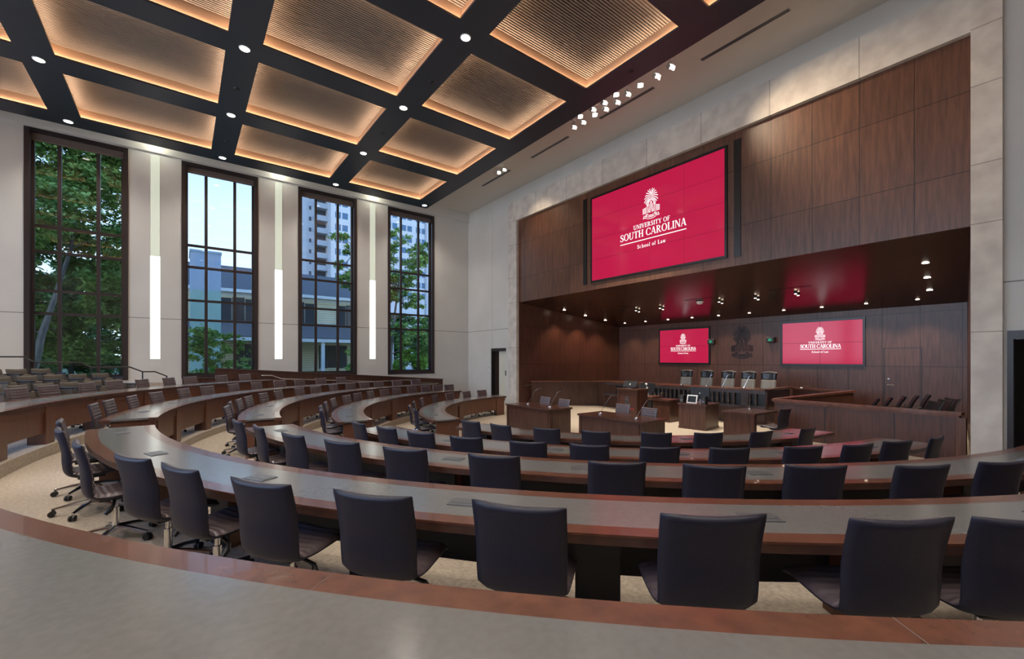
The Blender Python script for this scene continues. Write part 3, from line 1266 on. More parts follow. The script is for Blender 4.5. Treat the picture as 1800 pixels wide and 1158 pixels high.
# slim column speakers flanking the large screen
for y, lab in ((11.72, 'slim black column speaker left of the large video wall'), (5.88, 'slim black column speaker right of the large video wall')):
    mb = MB()
    mb.box(12.555, 12.58, y - .095, y + .095, 5.08, 8.42)
    tag(mb.build('column_speaker', 'bezel'), lab, 'speaker', 'slim column speakers beside the video wall')
for y, lab in ((9.95, 'small black camera on wall left of the palm emblem'), (7.5, 'small black camera on wall right of the palm emblem')):
    t = thing('wall_camera', lab, 'camera', (XB, y, 2.95), 0, 'small black cameras beside the palm emblem')
    mb = MB()
    mb.box(-.08, 0, -.04, .04, -.04, .04)
    mb.build('mount', 'black', t)
    mb = MB()
    mb.box(-.24, -.08, -.15, .15, -.12, .10)
    mb.build('housing', 'black', t, bevel=.02)
    mb = MB()
    mb.box(-.246, -.24, -.06, .06, -.06, .04)
    mb.build('lens', 'green_led', t)

# ---------------------------------------------------------------- curved desks
DESKN = {}


def smooth_row(k, p0, p1, cut0, side, n, offs):
    """points along a row for a given offset list; cut0: start line parallel to the aisle"""
    rows = []
    for off in offs:
        pts = []
        rr = RI[k] + off
        a0 = asin(min(.99, cut0 / rr)) if cut0 else p0
        for i in range(n + 1):
            ph = (a0 + (p1 - a0) * i / n) * side
            pts.append(ring(k, ph, off))
        rows.append(pts)
    return rows


def strip_slab(rows, z0, z1):
    mb = MB()
    a, b = rows
    n = len(a)
    vs = []
    for p, q in zip(a, b):
        vs += [(p[0], p[1], z0), (p[0], p[1], z1), (q[0], q[1], z1), (q[0], q[1], z0)]
    fs = []
    # orientation
    flip = (Vector((*a[1], 0)) - Vector((*a[0], 0))).cross(Vector((*b[0], 0)) - Vector((*a[0], 0))).z < 0
    for i in range(n - 1):
        o = 4 * i
        for j in range(4):
            f = (o + j, o + 4 + j, o + 4 + (j + 1) % 4, o + (j + 1) % 4)
            fs.append(f if not flip else f[::-1])
    f0, f1 = (0, 1, 2, 3), (4 * (n - 1), 4 * (n - 1) + 3, 4 * (n - 1) + 2, 4 * (n - 1) + 1)
    fs += [f0, f1] if not flip else [f0[::-1], f1[::-1]]
    if not flip:
        pass
    mb.add(vs, fs)
    return mb


PLATES = {(-1, 2): (-6.9, -18.1, -28.8, -39.5, -50.2, -60.9), (-1, 3): (-8.5, -20.5, -34, -44.1, -56, -68, -79.3), (-1, 4): (-9.5, -25, -40.9, -56.1, -69, -82),
          (-1, 5): (-20, -43.8, -68.6, -94.4), (1, 1): (5, 15.3, 24.6, 34, 44), (1, 2): (9.7, 19.6, 31.3, 42, 53, 64, 75), (1, 3): (9.1, 21.7, 36.2, 48, 60, 72),
          (1, 4): (13.4, 28.6, 46, 61, 77), (1, 5): (22.4, 48.7, 71.8, 93)}


def desk(k, side, p1, label, n=64):
    cut = .52
    zt = TOP[k]
    w = DW[k]
    t = thing('curved_desk', label, 'desk', (0, 0, 0), 0, 'curved tiered desks')
    b = .12
    strip_slab(smooth_row(k, 0, p1, cut, side, n, (b, w - b)), zt - .03, zt).build('desktop', 'inlay', t)
    strip_slab(smooth_row(k, 0, p1, cut, side, n, (0, b)), zt - .014, zt).build('inner_trim', 'desk_wood', t)
    strip_slab(smooth_row(k, 0, p1, cut, side, n, (.002, b)), zt - .062, zt - .0142).build('inner_edge_face', 'edge_wood', t)  # edge face in a darker tone than the trim above it
    strip_slab(smooth_row(k, 0, p1, cut, side, n, (w - b, w)), zt - .014, zt).build('outer_trim', 'desk_wood', t)
    strip_slab(smooth_row(k, 0, p1, cut, side, n, (w - b, w - .002)), zt - .062, zt - .0142).build('outer_edge_face', 'edge_wood', t)
    strip_slab(smooth_row(k, 0, p1 - .01, cut + .04, side, n, (b * .5, w - b * .6)), zt - .066, zt - .035).build('underframe', 'dark_wood', t)
    strip_slab(smooth_row(k, 0, p1 - .01, cut + .04, side, n, (.03, .055)), zt - .17, zt - .062).build('apron', 'desk_front', t)
    z0 = TIER[k]
    # end panel at the aisle
    rws = smooth_row(k, 0, p1, cut + .05, side, 2, (.03, w - .12))
    a, c = Vector((*rws[0][0], 0)), Vector((*rws[1][0], 0))
    d = (c - a)
    nv = Vector((0, side, 0)) * .02
    mb = MB()
    mb.obox(((a.x + c.x) / 2, (a.y + c.y) / 2 + side * .02, (z0 + zt - .066) / 2), d / 2, nv, (0, 0, (zt - .066 - z0) / 2))
    mb.build('end_panel', 'desk_front', t)
    # piers and hanging modesty panels
    rr = RI[k] + .1
    a0 = asin(cut / rr)
    arc = (p1 - a0) * rr * 1.02
    np_ = max(2, round(arc / 1.82))
    angs = [a0 + .02 + (p1 - a0 - .04) * i / np_ for i in range(np_ + 1)]
    hw = .14 / rr
    for i, ph in enumerate(angs):
        if i == 0:
            ph += hw
        if i == np_:
            ph -= hw
        angs[i] = ph
        rows = []
        for off in (.015, .24):
            rows.append([ring(k, (ph - hw) * side, off), ring(k, (ph + hw) * side, off)])
        strip_slab(rows, z0, zt - .066).build('pier', 'desk_front', t)
        rows = [[ring(k, (ph - hw) * side, off), ring(k, (ph + hw) * side, off)] for off in (.241, .252)]
        strip_slab(rows, z0, zt - .066).build('pier_shade', 'painted_shade', t)  # dark sheet that paints the shade behind the pier
    for i in range(np_):
        rows = []
        for off in (.045, .065):
            rows.append([ring(k, (angs[i] + hw + (angs[i + 1] - angs[i] - 2 * hw) * q / 8) * side, off) for q in range(9)])
        strip_slab(rows, z0 + .20, zt - .165).build('modesty_panel', 'desk_front', t)
        rows = [[ring(k, (angs[i] + hw + (angs[i + 1] - angs[i] - 2 * hw) * q / 8) * side, off) for q in range(9)] for off in (.0655, .075)]
        strip_slab(rows, z0 + .20, zt - .068).build('panel_shade', 'painted_shade', t)  # shade below the desktop, painted as a dark sheet
    # power plates set in the top
    for deg in PLATES.get((side, k), ()):
        c = ring(k, R(deg), w * .5)
        ang = atan2(c[1] - CY, c[0] - CX)
        mb = MB()
        er, et = Vector((cos(ang), sin(ang), 0)), Vector((-sin(ang), cos(ang), 0))
        mb.obox((c[0], c[1], zt + .002), et * .11, er * .07, (0, 0, .003))
        mb.obox((c[0], c[1], zt + .006), et * .09, er * .03, (0, 0, .001))
        mb.build('power_plate', 'plate', t)
    if (side, k) == (-1, 1):
        for deg in (-39.4, -48.6):
            a_, b_ = ring(k, R(deg), .0), ring(k, R(deg), .12)
            a_, b_ = Vector((*a_, zt + .0006)), Vector((*b_, zt + .0006))
            q = (b_ - a_).cross(Vector((0, 0, 1))).normalized() * .0008
            mb = MB()
            mb.obox((a_ + b_) / 2, (b_ - a_) / 2, q, (0, 0, .0006))
            mb.build('trim_seam', 'slat', t)
    return t


R_NAMES = {1: 'curved desk nearest the camera, filling the foreground, with grey top and cherry edge',
           2: 'right-hand curved desk second nearest the camera, behind the largest row of chairs',
           3: 'right-hand curved desk third nearest the camera, middle row of five',
           4: 'right-hand curved desk fourth nearest the camera, ending beside the wood jury wall',
           5: 'right-hand curved desk closest to the counsel tables, shortest of its side'}
L_NAMES = {1: 'left-hand curved desk in the highest row, right below the taupe theatre seats',
           2: 'left-hand curved desk in the second highest row',
           3: 'left-hand curved desk in the middle row of five',
           4: 'left-hand curved desk in the second lowest row',
           5: 'left-hand curved desk in the lowest row, shortest, beside the left counsel table'}
ENDR = {1: R(78), 2: R(86), 3: R(89), 4: R(91), 5: R(103)}
ENDL = {1: R(56.5), 2: R(88), 3: R(89), 4: R(91), 5: R(103)}
for k in (1, 2, 3, 4, 5):
    desk(k, -1, ENDR[k], R_NAMES[k])
    desk(k, 1, ENDL[k], L_NAMES[k])


# ---------------------------------------------------------------- office chairs
def loft_pad(mb, prof, hw, thick, ribs, curve, n=10, edge=.0, ribamp=.012):
    """padded shell along a (y, z) profile: width 2*hw(s), ribs across the inner face"""
    m_ = len(prof)
    us = [-1 + 2 * i / n for i in range(n + 1)]
    rings = []
    acc = 0
    for i, (y, z) in enumerate(prof):
        if i:
            acc += hypot(y - prof[i - 1][0], z - prof[i - 1][1])
        a = prof[max(0, i - 1)]
        b = prof[min(m_ - 1, i + 1)]
        d = Vector((b[0] - a[0], b[1] - a[1])).normalized()
        nn = Vector((-d.y, d.x))      # inner (sitting) side
        s = i / (m_ - 1)
        w_ = hw(s)
        endt = min(1.0, (min(s, 1 - s) * (m_ - 1) * .5 + .35))
        rib = ribamp * abs(sin(pi * acc / ribs)) if ribs else 0
        ringp = []
        for u in us:
            e_ = sqrt(max(0, 1 - abs(u) ** 5)) * .85 + .15
            off = (thick * .55 + rib) * e_ * endt
            cu = curve * u * u
            ringp.append((u * w_, y + nn.x * (off + cu), z + nn.y * (off + cu) + (0.010 * edge * u * u if i < 2 else 0)))
        for u in us[::-1]:
            e_ = sqrt(max(0, 1 - abs(u) ** 5)) * .85 + .15
            off = -thick * .45 * e_ * endt
            cu = curve * u * u
            ringp.append((u * w_, y + nn.x * (off + cu), z + nn.y * (off + cu) + (0.010 * edge * u * u if i < 2 else 0)))
        rings.append(ringp)
    c = len(rings[0])
    vs = [p for r in rings for p in r]
    fs = []
    for i in range(m_ - 1):
        for j in range(c):
            fs.append((i * c + j, (i + 1) * c + j, (i + 1) * c + (j + 1) % c, i * c + (j + 1) % c))
    fs.append(tuple(range(c)))
    fs.append(tuple(range((m_ - 1) * c, m_ * c))[::-1])
    o = len(mb.f)
    mb.add(vs, fs)
    # inner face faces use material 1
    for i in range(m_ - 1):
        for j in range(c):
            if j < n:
                mb.mi[o + i * c + j] = 1
    return mb


def spline(pts, n):
    out = []
    m_ = len(pts)
    for i in range(m_ - 1):
        p0 = pts[max(0, i - 1)]
        p1, p2 = pts[i], pts[i + 1]
        p3 = pts[min(m_ - 1, i + 2)]
        for k in range(n):
            t = k / n
            out.append(tuple(.5 * (2 * p1[q] + (p2[q] - p0[q]) * t + (2 * p0[q] - 5 * p1[q] + 4 * p2[q] - p3[q]) * t * t + (3 * p1[q] - p0[q] - 3 * p2[q] + p3[q]) * t ** 3) for q in range(len(p1))))
    out.append(pts[-1])
    return out


def chair_parts(t, full):
    back = spline([(-.270, .925), (-.238, .80), (-.215, .68), (-.210, .56), (-.198, .475), (-.165, .440)], 9)
    seat = spline([(-.182, .462), (-.14, .440), (-.05, .432), (.10, .443), (.20, .452), (.25, .430)], 9)
    mb = MB()
    loft_pad(mb, back, lambda s: .250 - .010 * s, .045, .052, .026, edge=.5)
    mb.build('backrest', ['leather', 'leather_rib'], t, smooth='all')
    mb = MB()
    loft_pad(mb, seat, lambda s: .232 + .01 * sin(pi * s), .055, .052, .018)
    mb.build('seat', ['leather', 'leather_rib'], t, smooth='all')
    if full:
        mb = MB()
        mb.tube([(0, 0, .12), (0, 0, .30)], .028, 12)
        mb.tube([(0, 0, .30), (0, 0, .395)], .018, 12)
        mb.build('gas_column', 'chrome', t, smooth=True)
        mb = MB()
        mb.box(-.10, .10, -.12, .10, .385, .41)
        mb.build('tilt_mechanism', 'black', t, bevel=.01)
        mb = MB()
        mb.tube([(.10, -.02, .385), (.22, -.04, .375), (.26, -.07, .345), (.265, -.10, .315)], [.012, .014, .022, .015], 8)
        mb.build('lever', 'black', t, smooth=True)
        for i in range(5):
            a = R(90 + 72 * i + 20)
            mb = MB()
            dx, dy = cos(a), sin(a)
            mb.tube([(.02 * dx, .02 * dy, .115), (.15 * dx, .15 * dy, .105), (.31 * dx, .31 * dy, .075)], [.026, .02, .013], 8)
            lg = mb.build('leg', 'chrome', t, smooth=True)
            mb = MB()
            for s in (-1, 1):
                c = Vector((.31 * dx, .31 * dy, .031)) + Vector((-dy, dx, 0)) * .016 * s
                e2 = Vector((-dy, dx, 0)) * .009
                mb.tube([c - e2, c + e2], .03, 12)
            mb.build('caster', 'black', lg, smooth=True)
    else:
        mb = MB()
        mb.tube([(0, 0, .10), (0, 0, .40)], .026, 8)
        for i in range(5):
            a = R(90 + 72 * i + 20)
            dx, dy = cos(a), sin(a)
            mb.tube([(.02 * dx, .02 * dy, .11), (.31 * dx, .31 * dy, .075)], [.024, .013], 6)
        mb.cur = 1
        for i in range(5):
            a = R(90 + 72 * i + 20)
            dx, dy = cos(a), sin(a)
            c = Vector((.31 * dx, .31 * dy, .031))
            e2 = Vector((-dy, dx, 0)) * .022
            mb.tube([c - e2, c + e2], .03, 8)
        mb.build('base', ['chrome', 'black'], t, smooth=True)


PROTO = {}


def office_chair(x, y, z, face, label, group, full=True):
    if full not in PROTO:
        t = thing('office_chair', label, 'chair', (x, y, z), face, group)
        chair_parts(t, full)
        PROTO[full] = t
    else:
        t = copy_tree(PROTO[full])
        t.location = (x, y, z)
        t.rotation_euler = (0, 0, face)
        t['label'] = label
        t['group'] = group
    return t


PHI = {
    ('R', 2): [-6.5, -11.9, -18.7, -24.6, -28.6, -33.2, -37.6, -42.3, -47.3, -52.1, -55.6],
    ('R', 3): [-2.2 - 6.2 + .0, -14.1, -20.5, -26.3, -32.1, -38.6, -46.0, -51.6, -57.2, -63.0, -68.5],
    ('R', 4): [-10.3, -17.2, -23.7, -30.6, -38.3, -45.3, -52.0, -59.0, -66.8, -72.9, -78.9, -84.8],
    ('R', 5): [-15.9, -26.0, -37.2, -48.1, -59.6, -69.0, -78.9, -89.8],
    ('L', 1): [17.5, 21.6, 26.8, 30.9, 35.2, 39.7, 43.4, 49.0, 53.6],
    ('L', 2): [7.2, 11.6, 17.0, 22.5, 29.4, 34.6, 41.0, 46.5, 52.3, 57.5, 63.0, 68.5],
    ('L', 3): [8.1, 14.4, 19.0, 24.4, 31.0, 37.2, 45.0, 51.0, 57.3, 63.0, 67.9, 72.6, 78.8, 85.0],
    ('L', 4): [10.0, 17.0, 25.2, 33.5, 42.3, 49.0, 56.3, 62.6, 68.6, 75.2, 80.8, 85.8, 90.4],
    ('L', 5): [16.6, 28.6, 42.0, 55.0, 67.0, 77.5, 88.0, 96.0],
}
RDESK = {2: 'second-nearest', 3: 'third-nearest', 4: 'fourth-nearest', 5: 'farthest'}
LDESK = {1: 'highest', 2: 'second-highest', 3: 'middle', 4: 'second-lowest', 5: 'lowest'}
rj = random.Random(3)
for (sd, k), lst in PHI.items():
    for i, deg in enumerate(lst):
        ph = R(deg)
        off = DW[k] - .03 + rj.uniform(-.02, .03)
        x, y = ring(k, ph, off)
        # tangent-based facing
        x2, y2 = ring(k, ph + .01, off)
        tx, ty = x2 - x, y2 - y
        nx, ny = ty, -tx       # points inward for growing phi
        if (CX - x) * nx + (CY - y) * ny < 0:
            nx, ny = -nx, -ny
        face = atan2(ny, nx) - pi / 2 + R(rj.uniform(-7, 7))
        if sd == 'R':
            lab = 'dark padded swivel chair seen from behind, %s from left at %s right-hand curved desk' % (ORD[i + 1], RDESK[k])
            grp = 'swivel chairs at the %s right-hand curved desk' % RDESK[k]
        else:
            lab = 'ribbed dark swivel chair facing right, %s from left at %s left-hand curved desk' % (ORD[i + 1], LDESK[k])
            grp = 'swivel chairs at the %s left-hand curved desk' % LDESK[k]
        office_chair(x, y, TIER[k], face, lab, grp, (sd, k) in (('R', 2), ('R', 3)) or (k == 3 and i < 2) or (k in (4, 5) and i < 3))

# ---------------------------------------------------------------- theatre seats
TS = {0: [(-3.1, 14.95)], }
SEATS = [(12.95, .84, (12, 55, 99, 142, 181, 214), 671), (14.0, 1.0, (22, 68, 111, 153, 191), 659), (15.0, 1.15, (4, 46, 88), 648), (12.2, .686, (2,), 690)]
PXD = {}


def on_ring_at(px, rr):
    # plan point at distance rr from the well's centre, seen in direction px
    a = R(37.4)
    tt = (px - 900) / 760
    ux, uy = sin(a) + tt * cos(a), cos(a) - tt * sin(a)
    A = ux * ux + uy * uy
    B = -2 * (ux * CX + uy * CY)
    C_ = CX * CX + CY * CY - rr * rr
    return ((-B + sqrt(B * B - 4 * A * C_)) / (2 * A)) * ux, ((-B + sqrt(B * B - 4 * A * C_)) / (2 * A)) * uy


seat_pts = []
for row, (rr, z, pxs, _) in enumerate(SEATS):
    for i, px in enumerate(pxs):
        x, y = on_ring_at(px, rr)
        seat_pts.append((row, i, round(x, 2), round(y, 2), z))


def theatre_seat(x, y, z, face, label, group):
    t = thing('theatre_seat', label, 'seat', (x, y, z), face, group)
    mb = MB()
    loft_pad(mb, spline([(-.30, .735), (-.26, .58), (-.22, .40), (-.20, .28)], 5), lambda s: .25, .11, 0, .03, edge=1)
    mb.build('backrest', ['taupe', 'taupe'], t, smooth='all')
    mb = MB()
    loft_pad(mb, spline([(-.12, .60), (-.10, .52), (-.08, .43), (-.10, .36)], 4), lambda s: .215, .10, 0, .01)
    mb.build('seat', ['taupe', 'taupe'], t, smooth='all')
    for s in (-1, 1):
        mb = MB()
        mb.obox((s * .262, -.04, .30), (.018, 0, 0), (0, .20, 0), (0, 0, .30))
        mb.build('side_panel', 'taupe', t, bevel=.015)
        mb = MB()
        mb.obox((s * .262, -.02, .615), (.024, 0, 0), (0, .20, 0), (0, 0, .015))
        mb.build('armrest', 'black', t, bevel=.01)
    return t


TSR = ['first row of theatre seats behind highest desk', 'second row of theatre seats', 'rearmost row of theatre seats', 'row at photo left edge']
first = None
for row, i, x, y, z in seat_pts:
    face = atan2(CY - y, CX - x) - pi / 2
    lab = ('taupe upholstered theatre seat, %s from left in %s' % (ORD[i + 1], TSR[row])) if row < 3 else 'taupe upholstered theatre seat cut by photo left edge, just behind highest curved desk'
    if first is None:
        first = theatre_seat(x, y, z, face, lab, 'taupe theatre seats')
    else:
        c = copy_tree(first)
        c.location = (x, y, z)
        c.rotation_euler = (0, 0, face)
        c['label'] = lab

# ---------------------------------------------------------------- handrails and ramp wall
t = thing('handrail', 'black stepped metal handrail beside the theatre seats below left window', 'handrail', (0, 0, 0))
pts = [(-6.5, 2.38), (-4.9, 2.38), (-4.6, 2.23), (-3.53, 2.23), (-3.3, 2.07), (-2.38, 2.07), (-2.15, 1.917), (-1.28, 1.917), (-.98, 1.764), (-.68, 1.764), (-.38, 1.61), (-.38, .70)]
mb = MB()
mb.tube([(x, 18, z) for x, z in pts], .022, 8)
mb.build('rail', 'black', t, smooth=True)
for x, z0, z1 in ((-.98, .69, 1.764), (-2.15, .69, 1.917), (-3.3, .69, 2.07), (-4.6, .69, 2.23)):
    mb = MB()
    mb.tube([(x, 18, z0), (x, 18, z1)], .018, 8)
    mb.build('post', 'black', t, smooth=True)
t = thing('ramp_wall', 'long low dark wood wall sloping down below third and fourth windows', 'low wall', (0, 0, 0))
mb = MB()
mb.add([(1.0, 19.5, .68), (10.5, 19.5, 0), (10.5, 19.62, 0), (1.0, 19.62, .68), (1.0, 19.5, 1.80), (10.5, 19.5, 1.13), (10.5, 19.62, 1.13), (1.0, 19.62, 1.80)],
       [(0, 3, 2, 1), (4, 5, 6, 7), (0, 1, 5, 4), (1, 2, 6, 5), (2, 3, 7, 6), (3, 0, 4, 7)])
mb.box(.02, 1.0, 19.5, 19.62, .68, 1.45)
mb.build('panel', 'dark_wood', t)
mb = MB()
mb.add([(1.0, 19.47, 1.80), (10.52, 19.47, 1.13), (10.52, 19.65, 1.13), (1.0, 19.65, 1.80), (1.0, 19.47, 1.84), (10.52, 19.47, 1.17), (10.52, 19.65, 1.17), (1.0, 19.65, 1.84)],
       [(0, 3, 2, 1), (4, 5, 6, 7), (0, 1, 5, 4), (1, 2, 6, 5), (2, 3, 7, 6), (3, 0, 4, 7)])
mb.box(.0, 1.0, 19.47, 19.65, 1.45, 1.48)
mb.build('cap', 'edge_wood', t)
t = thing('handrail', 'slim dark handrail running along the sloping wood wall', 'handrail', (0, 0, 0))
mb = MB()
mb.tube([(2.48, 19.38, 1.53), (2.84, 19.38, 1.52), (3.18, 19.38, 1.38), (10.2, 19.38, .95)], .02, 8)
mb.build('rail', 'steel', t, smooth=True)
for x in (3.6, 6.5, 9.4):
    zz = 1.38 - (x - 3.18) * .0613
    mb = MB()
    mb.tube([(x, 19.38, zz), (x, 19.5, zz - .03)], .012, 6)
    mb.build('bracket', 'steel', t, smooth=True)

# thermostats on the corner wall
for y, z, lab in ((18.42, 1.75, 'small white wall switch plate left of corner door, upper one'), (18.42, 1.45, 'small blue-lit wall plate left of corner door, lower one')):
    t = thing('switch_plate', lab, 'switch', (XE, y, z), 0, 'switch plates beside the corner door')
    mb = MB()
    mb.box(-.012, 0, -.06, .06, -.07, .07)
    mb.build('cover', 'white_metal', t, bevel=.004)
    mb = MB()
    mb.box(-.018, -.012, -.03, .03, -.03, .03)
    mb.build('button', 'steel', t)

# ---------------------------------------------------------------- well furniture
def table(label, x0, x1, y0, y1, rz=0, name='counsel_table', z=.76, gp='wood tables of the well'):
    cx, cy = (x0 + x1) / 2, (y0 + y1) / 2
    w, d = (x1 - x0) / 2, (y1 - y0) / 2
    t = thing(name, label, 'table', (cx, cy, 0), rz, gp)
    mb = MB()
    mb.box(-w, w, -d, d, z - .045, z)
    mb.build('tabletop', 'dark_wood', t, bevel=.006)
    mb = MB()
    mb.box(-w + .04, -w + .07, -d + .12, d - .12, .0, z - .045)
    for yy in (-d + .04, d - .12):
        pass
    mb.build('front_panel', 'dark_wood', t)
    for s in (-1, 1):
        mb = MB()
        a, b = sorted((s * (d - .03), s * (d - .09)))
        mb.box(-w + .03, w - .05, a, b, 0, z - .045)
        mb.box(-w + .12, w - .14, min(a, b) - .006, max(a, b) + .006, .08, z - .14)
        mb.build('side_panel', 'dark_wood', t)
    return t


table('left counsel table with two gooseneck microphones, nearer the corner door', 8.13, 9.04, 8.92, 10.98)
table('right counsel table with two gooseneck microphones, in front of lectern', 8.13, 9.08, 5.86, 7.86)
for (x, y, lab, g_) in ((9.48, 10.56, 'light-reflecting ribbed swivel chair behind left counsel table, left one', 0), (9.42, 9.62, 'light-reflecting ribbed swivel chair behind left counsel table, right one', 0),
                        (9.66, 7.58, 'light-reflecting ribbed swivel chair behind right counsel table, left one', 0), (9.45, 6.60, 'light-reflecting ribbed swivel chair behind right counsel table, right one', 0)):
    office_chair(x - .27, y, 0, R(90) + R(rj.uniform(-6, 6)), lab, 'swivel chairs behind the counsel tables', True)


def gooseneck(x, y, z, label, lean=(0, -.25), h=.42, group='gooseneck microphones'):
    t = thing('gooseneck_microphone', label, 'microphone', (x, y, z), 0, group)
    mb = MB()
    mb.lathe([(.055, 0), (.055, .02), (.04, .035), (.015, .04)], 14)
    mb.build('base', 'steel', t, smooth=True)
    mb = MB()
    lx, ly = lean
    mb.tube([(0, 0, .035), (lx * .35, ly * .35, h * .5), (lx * .7, ly * .7, h * .92), (lx, ly, h)], [.005, .004, .004, .004], 6)
    mb.build('neck', 'chrome', t, smooth=True)
    mb = MB()
    mb.tube([(lx, ly, h), (lx * 1.3, ly * 1.3, h + .01)], .011, 8)
    mb.build('capsule', 'black', t, smooth=True)


gooseneck(8.55, 10.35, .76, 'chrome gooseneck microphone on left counsel table, left one', (.05, -.42), .5)
gooseneck(8.5, 9.3, .76, 'chrome gooseneck microphone on left counsel table, right one', (.05, -.40), .5)
gooseneck(8.5, 7.4, .76, 'chrome gooseneck microphone on right counsel table, left one', (.05, -.40), .5)
gooseneck(8.5, 6.3, .76, 'chrome gooseneck microphone on right counsel table, right one', (.05, -.38), .5)

# lectern
t = thing('lectern', 'tall dark wood lectern with garnet lettering behind right counsel table', 'lectern', (12.05, 9.10, 0), R(-4))
mb = MB()
mb.box(-.25, .28, -.42, .42, .04, 1.13)
mb.build('body', 'dark_wood', t, bevel=.01)
mb = MB()
mb.box(-.28, .32, -.45, .45, 1.13, 1.18)
mb.build('top', 'dark_wood', t, bevel=.01)
mb = MB()
mb.box(-.275, .30, -.44, .44, 0, .05)
for (a, b, c, d) in ((-.42, -.34, .05, 1.12), (.34, .42, .05, 1.12)):
    mb.box(-.262, -.25, a, b, c, d)
mb.box(-.262, -.25, -.34, .34, 1.04, 1.12)
mb.build('front_moulding', 'dark_wood', t)
P = Pen()
emblem(P, 0, .62, .32)
P.mesh((-.252, 0, 0), (0, -1, 0), (0, 0, 1), .006).build('emblem', 'steel', t)
P = Pen()
text(P, 'SOUTH CAROLINA', 0, .50, .055, .6)
P.mesh((-.252, 0, 0), (0, -1, 0), (0, 0, 1), .006).build('lettering', 'red_text', t)


def monitor(label, x, y, z, rz, w=.52, h=.32, tilt=0, stand=True, face_w=False):
    t = thing('monitor', label, 'monitor', (x, y, z), rz, 'black monitors in the well')
    mb = MB()
    a = R(tilt)
    z0 = .10 if stand else .03
    c = Vector((-h / 2 * sin(a) * -1, 0, z0 + h / 2 * cos(a)))
    mb.obox(c, (0, w / 2, 0), (h / 2 * sin(a), 0, h / 2 * cos(a)), (.018 * cos(a), 0, -.018 * sin(a)))
    mb.build('screen_housing', 'black', t, bevel=.006)
    mb = MB()
    mb.obox(c + Vector((-.021 * cos(a), 0, .021 * sin(a))), (0, .02, 0), (.015 * sin(a), 0, .015 * cos(a)), (.001, 0, 0))
    mb.build('badge', 'white_metal', t)
    mb = MB()
    mb.box(.0, .16, -.10, .10, 0, .012)
    mb.box(.015, .05, -.03, .03, 0, z0 + h * .4)
    mb.build('stand', 'steel', t)
    return t


monitor('tilted black touch monitor on top of the lectern', 12.0, 9.18, 1.18, R(-4), .56, .24, 28, False)
# media desk beside lectern
t = thing('media_desk', 'dark wood media desk with black cabinet front right of lectern', 'desk', (13.5, 9.15, 0), 0)
mb = MB()
mb.box(-.35, .35, -.75, .55, .72, .77)
mb.build('top', 'dark_wood', t)
mb = MB()
mb.box(-.30, .32, -.72, -.05, 0, .72)
mb.build('pedestal', 'dark_wood', t)
mb = MB()
mb.box(-.32, .30, -.03, .52, .02, .80)
mb.build('equipment_cabinet', 'black', t)
mb = MB()
mb.box(-.34, .34, -.05, .55, .80, .84)
mb.build('shelf', 'cap_wood', t)
monitor('black monitor on media desk right of the lectern', 13.55, 9.55, .84, 0, .60, .36, 0)
t = thing('desk_lamp', 'small white task lamp standing on media desk', 'lamp', (13.25, 9.35, .84), 0)
mb = MB()
mb.lathe([(.05, 0), (.05, .012), (.01, .02)], 12)
mb.build('base', 'white_metal', t, smooth=True)
mb = MB()
mb.tube([(0, 0, .015), (0, .02, .25), (0, .05, .42)], .009, 6)
mb.build('arm', 'white_metal', t, smooth=True)
mb = MB()
mb.lathe([(.02, .05), (.05, 0), (.045, 0), (.0, .03)], 12, (0, .05, .42))
mb.build('lamp_shade', 'white_metal', t, smooth=True)
t = thing('document_stand', 'silver document camera arm on media desk', 'document camera', (13.3, 8.85, .772), 0)
mb = MB()
mb.box(-.08, .08, -.06, .06, 0, .03)
mb.build('base', 'chrome', t, bevel=.006)
mb = MB()
mb.tube([(0, 0, .03), (0, .02, .2), (0, -.16, .24)], .012, 6)
mb.build('arm', 'chrome', t, smooth=True)

# clerk desk with speakers
t = thing('clerk_desk', 'boxy dark wood clerk desk holding monitor, two speakers and tablet', 'desk', (12.95, 7.25, 0), R(4), 'wood tables of the well')
mb = MB()
mb.box(-.45, .45, -.42, .42, .05, .74)
mb.build('body', 'dark_wood', t)
mb = MB()
mb.box(-.48, .48, -.46, .46, .74, .79)
mb.build('top', 'dark_wood', t, bevel=.006)
mb = MB()
mb.box(-.465, .465, -.435, .435, 0, .07)
mb.box(-.462, -.45, .30, .42, .07, .74)
mb.build('base_moulding', 'dark_wood', t)
monitor('black monitor standing on the clerk desk between two speakers', 13.15, 7.32, .79, R(4), .62, .38, 0)
for y, lab in ((7.62, 'small black loudspeaker on clerk desk, left of tablet'), (6.90, 'small black loudspeaker on clerk desk, right of tablet')):
    t = thing('loudspeaker', lab, 'speaker', (12.66, y, .79), 0, 'small speakers on the clerk desk')
    mb = MB()
    mb.box(-.08, .08, -.07, .07, 0, .24)
    mb.build('cabinet', 'black', t, bevel=.008)
    mb = MB()
    for z, r in ((.08, .045), (.18, .02)):
        mb.tube([(-.083, 0, z), (-.079, 0, z)], r, 14)
    mb.build('driver_cone', 'plate', t)
t = thing('tablet', 'white-framed tablet leaning on the clerk desk', 'tablet', (12.62, 7.30, .79), 0)
mb = MB()
mb.obox((.03, 0, .13), (0, .17, 0), (.03, 0, .125), (.006, 0, -.0015))
mb.build('frame', 'white_metal', t, bevel=.003)
mb = MB()
mb.obox((.022, 0, .13), (0, .135, 0), (.024, 0, .095), (.002, 0, -.0005))
mb.build('screen', 'bezel', t)
